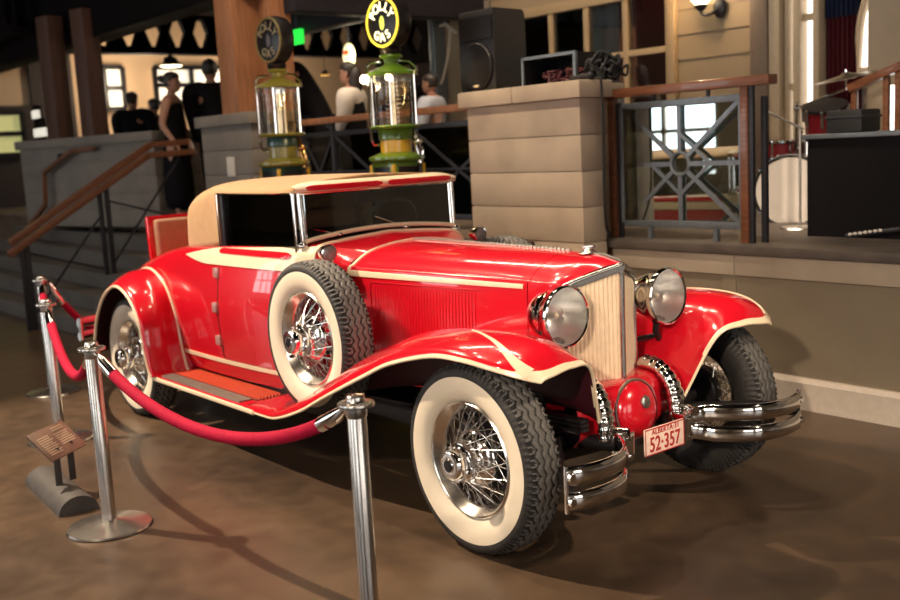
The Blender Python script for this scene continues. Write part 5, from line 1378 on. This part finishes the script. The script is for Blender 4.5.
    def shoes():
        out = bm_new()
        for sg in (-1, 1):
            hp, kn, an, to = joints[('leg', sg)]; tube(out, [V((an.x, an.y, z + .03)) - f * .03 * H, V((an.x, an.y, z + .035)), V((to.x, to.y, z + .028)), V((to.x, to.y, z + .022)) + f * .03 * H], [.02 * H, .028 * H, .026 * H, .012 * H], 10, ry=[.016 * H, .02 * H, .015 * H, .010 * H])
        link('shoes', out, M_['black'], t)
    for kind, m in outfit:
        if kind == 'jacket': skin_chain('jacket', [torso(.46)] + sleeves(), M_[m], t)
        if kind == 'shirt': skin_chain('shirt', [torso(.50, .96)] + sleeves(.90), M_[m], t)
        if kind == 'vest': skin_chain('vest', [torso(.50, 1.18)[:4]], M_[m], t)
        if kind == 'trousers': skin_chain('trousers', legs(), M_[m], t)
        if kind == 'dress': skin_chain('dress', [[(P(ln * .95, 0, .80), (.066 * H, .056 * H)), (P(ln * .9, 0, .775), (.090 * H, .066 * H)), (chest, (.100 * H, .074 * H)), (P(ln * .3, 0, .62), (.086 * H, .068 * H)), (P(0, 0, .52), (.102 * H, .082 * H)), (P(0, 0, .30), (.128 * H, .105 * H)), (P(0, 0, .05), (.125 * H, .105 * H))]], M_[m], t)
        if kind == 'coat': skin_chain('coat', [[(P(ln * 1.02, 0, .83), (.045 * H, .042 * H)), (sh, (.085 * H, .060 * H)), (chest, (.115 * H, .085 * H)), (P(ln * .3, 0, .60), (.125 * H, .10 * H)), (P(0, 0, .40), (.14 * H, .12 * H)), (P(0, 0, .22), (.145 * H, .12 * H))]] + sleeves(.95, 1.5), M_[m], t)
        if kind == 'apron':
            ab = bm_new(); rings = []
            for u, w, fw_ in ((.56, .07, .105), (.45, .10, .125), (.32, .105, .13), (.24, .105, .13)):
                rings.append([P(fw_ - .075 * (q / 6) ** 2, w * q / 6, u) for q in range(-6, 7)])
            loft(ab, rings); solid(link('apron', ab, M_[m], t), .006)
    shoes()
    return t
HANG = {-1: (.06, -.16, .47), 1: (.06, .16, .47)}
person('woman in a sleeveless black dress with a hand on the stair rail', -8.57, 1.93, ZS, 1.75, 45, {'hands': {-1: (.05, -.15, .525), 1: (.05, .13, .47)}, 'lean': 0, 'w': .95}, [('dress', 'suit')], None, 'bun')
person('man in a black suit seen from behind beside the stairs', -8.50, 2.42, ZS, 1.90, 150, {'hands': {-1: (.03, -.10, .46), 1: (.03, .10, .46)}, 'w': 1.38}, [('jacket', 'suit'), ('trousers', 'suit')])
person('person in a dark suit with their back turned, far behind the stair rail', -11.75, 2.75, ZS, 1.74, 125, {'hands': HANG, 'w': 1.5}, [('jacket', 'suit'), ('trousers', 'suit')])
person('second dark figure close beside the person with their back turned', -12.1, 3.25, ZS, 1.66, 200, {'hands': HANG, 'w': 1.1}, [('jacket', 'suit'), ('trousers', 'suit')])
person('server in a white shirt, black vest and apron with long dark hair', -5.66, 2.58, ZS, 1.60, 215, {'hands': {-1: (.14, -.04, .56), 1: (.15, .05, .54)}, 'lean': .02}, [('shirt', 'shirt'), ('vest', 'suit'), ('trousers', 'denim'), ('apron', 'shirt')], None, 'long')
person('person in a pale blue shirt partly hidden behind the lit fuel pump', -5.50, 3.45, ZS, 1.47, 205, {'hands': HANG}, [('shirt', 'blueshirt'), ('trousers', 'denim')])
person('person in a wide black coat leaning behind the unlit fuel pump', -6.72, 2.85, ZS, 2.02, 228, {'hands': {-1: (.16, -.14, .52), 1: (.16, .14, .52)}, 'w': 1.25, 'lean': .17}, [('coat', 'suit'), ('trousers', 'denim')])
# ------------------------------------------------------------------ light
def spot(name, loc, aim, power, col, size=50, blend=.4, r=.12):
    l = bpy.data.lights.new(name, 'SPOT'); l.energy = power; l.color = col; l.spot_size = math.radians(size); l.spot_blend = blend; l.shadow_soft_size = r
    o = bpy.data.objects.new(name, l); C.objects.link(o); o.location = loc
    o.rotation_euler = (V(aim) - V(loc)).to_track_quat('-Z', 'Y').to_euler(); return o
def point(name, loc, power, col, r=.1):
    l = bpy.data.lights.new(name, 'POINT'); l.energy = power; l.color = col; l.shadow_soft_size = r
    o = bpy.data.objects.new(name, l); C.objects.link(o); o.location = loc; return o
WARM = (1, .80, .58); WARM2 = (1, .80, .58); COOL = (.86, .93, 1)
spot('key_spot', (-5.5, -3.9, 6.5), (-2.3, -1.35, .3), 4000, WARM, 43, .6, .07)
spot('hood_fill', (-2.2, -1.4, 6.4), (-.6, -.1, 1.0), 620, WARM, 26, .7, .08)  # unseen spot added to brighten the hood and fender tops
spot('side_fill', (1.2, -6.6, 4.6), (-.9, -.9, .75), 620, WARM, 32, .9, .12)  # unseen spot added to lift the near side and front whitewall
spot('timber_fill', (-3.6, -1.5, 6.0), (-6.4, 1.8, 2.6), 420, WARM, 26, .6, .12)  # unseen spot added to brighten the timber columns
spot('track_spot_pier', (-1.2, -1.6, 6.3), (-2.3, 2.0, 1.1), 720, WARM, 36, .7, .12)
for k, (x, y) in enumerate(((-3.4, -.2), (-2.2, .5), (-1.0, .9), (.2, .3), (-.4, -1.6), (-2.9, 1.3))):
    spot('ceiling_spot', (x, y, 6.45), (x * .8 - .2, y * .6, 0), 55, WARM, 80, .8, .13)
point('mezzanine_light', (-15.7, 4.6, 3.2), 100, WARM2, .3); point('mezzanine_light', (-15.7, 7.4, 3.0), 90, WARM2, .3); point('mezzanine_light', (-8.4, 4.6, 3.0), 26, WARM2, .2); spot('server_fill', (-4.7, 2.9, 4.4), (-5.4, 2.9, 1.6), 130, WARM, 75, .7, .06)  # last one is an unseen spot added to brighten the server
spot('drum_fill', (-.4, .8, 5.6), (-1.0, 3.6, 1.2), 620, WARM, 30, .7, .1); point('sconce_light', SCONCE, 30, (1, .68, .38), .06); point('curtain_light', (-4.4, 5.6, 3.6), 4, (1, .6, .5), .1)  # first one is an unseen spot placed to brighten the drum head
spot('wall_fill', (-4.4, 2.4, 6.4), (-5.4, 4.8, 2.6), 260, WARM, 60, .8, .1)  # unseen spot added to brighten the boards behind the loudspeaker
spot('nose_fill', (5.2, .3, 5.6), (.1, 0, .85), 1300, WARM, 17, .6, .10)  # unseen spot added to brighten grille, headlights and apron
spot('stage_fill', (3.8, -6.6, 3.4), (.3, 2.04, .55), 1500, WARM, 27, .8, .12)  # unseen low spot added to brighten the stage front
def strip(name, loc, sx, sy, power, col):
    l = bpy.data.lights.new(name, 'AREA'); l.shape = 'RECTANGLE'; l.size = sx; l.size_y = sy; l.energy = power; l.color = col
    o = bpy.data.objects.new(name, l); C.objects.link(o); o.location = loc; return o
strip('streak_strip', (-4.9, 1.5, 6.4), 2.6, .22, 70, WARM); strip('streak_strip', (-1.6, .9, 6.4), 2.6, .22, 60, WARM); strip('streak_strip', (-5.4, -1.4, 6.4), 2.4, .22, 50, WARM)  # unseen strips added for long streak highlights on hood and fenders
point('pump_bulb', (-3.62, 1.10, 2.18), 9, (1, .72, .36), .03)
spot('server_fill', (-5.2, .6, 6.3), (-5.6, 2.6, 1.7), 260, WARM, 22, .7, .06)  # another unseen spot, aimed at the server
W = bpy.data.worlds.new('world'); bpy.context.scene.world = W; W.use_nodes = True
W.node_tree.nodes['Background'].inputs[0].default_value = (.9, .75, .62, 1); W.node_tree.nodes['Background'].inputs[1].default_value = .05
# ------------------------------------------------------------------ camera
cd = bpy.data.cameras.new('camera'); co = bpy.data.objects.new('camera', cd); C.objects.link(co)
cd.sensor_width = 36; cd.lens = FPX / 900 * 36; cd.clip_start = .05
co.matrix_world = Matrix(((RT.x, UP.x, -fw.x, CAM.x), (RT.y, UP.y, -fw.y, CAM.y), (RT.z, UP.z, -fw.z, CAM.z), (0, 0, 0, 1)))
cd.dof.use_dof = True; cd.dof.focus_distance = 4.4; cd.dof.aperture_fstop = 2.2
sc = bpy.context.scene; sc.camera = co
sc.view_settings.view_transform = 'Standard'; sc.view_settings.look = 'None'; sc.view_settings.gamma = 1; sc.view_settings.use_curve_mapping = False
sc.view_settings.exposure = 0.2
sc.cycles.max_bounces = 8; sc.cycles.transparent_max_bounces = 16; sc.cycles.caustics_reflective = False; sc.cycles.caustics_refractive = False
sc.cycles.sample_clamp_indirect = 4
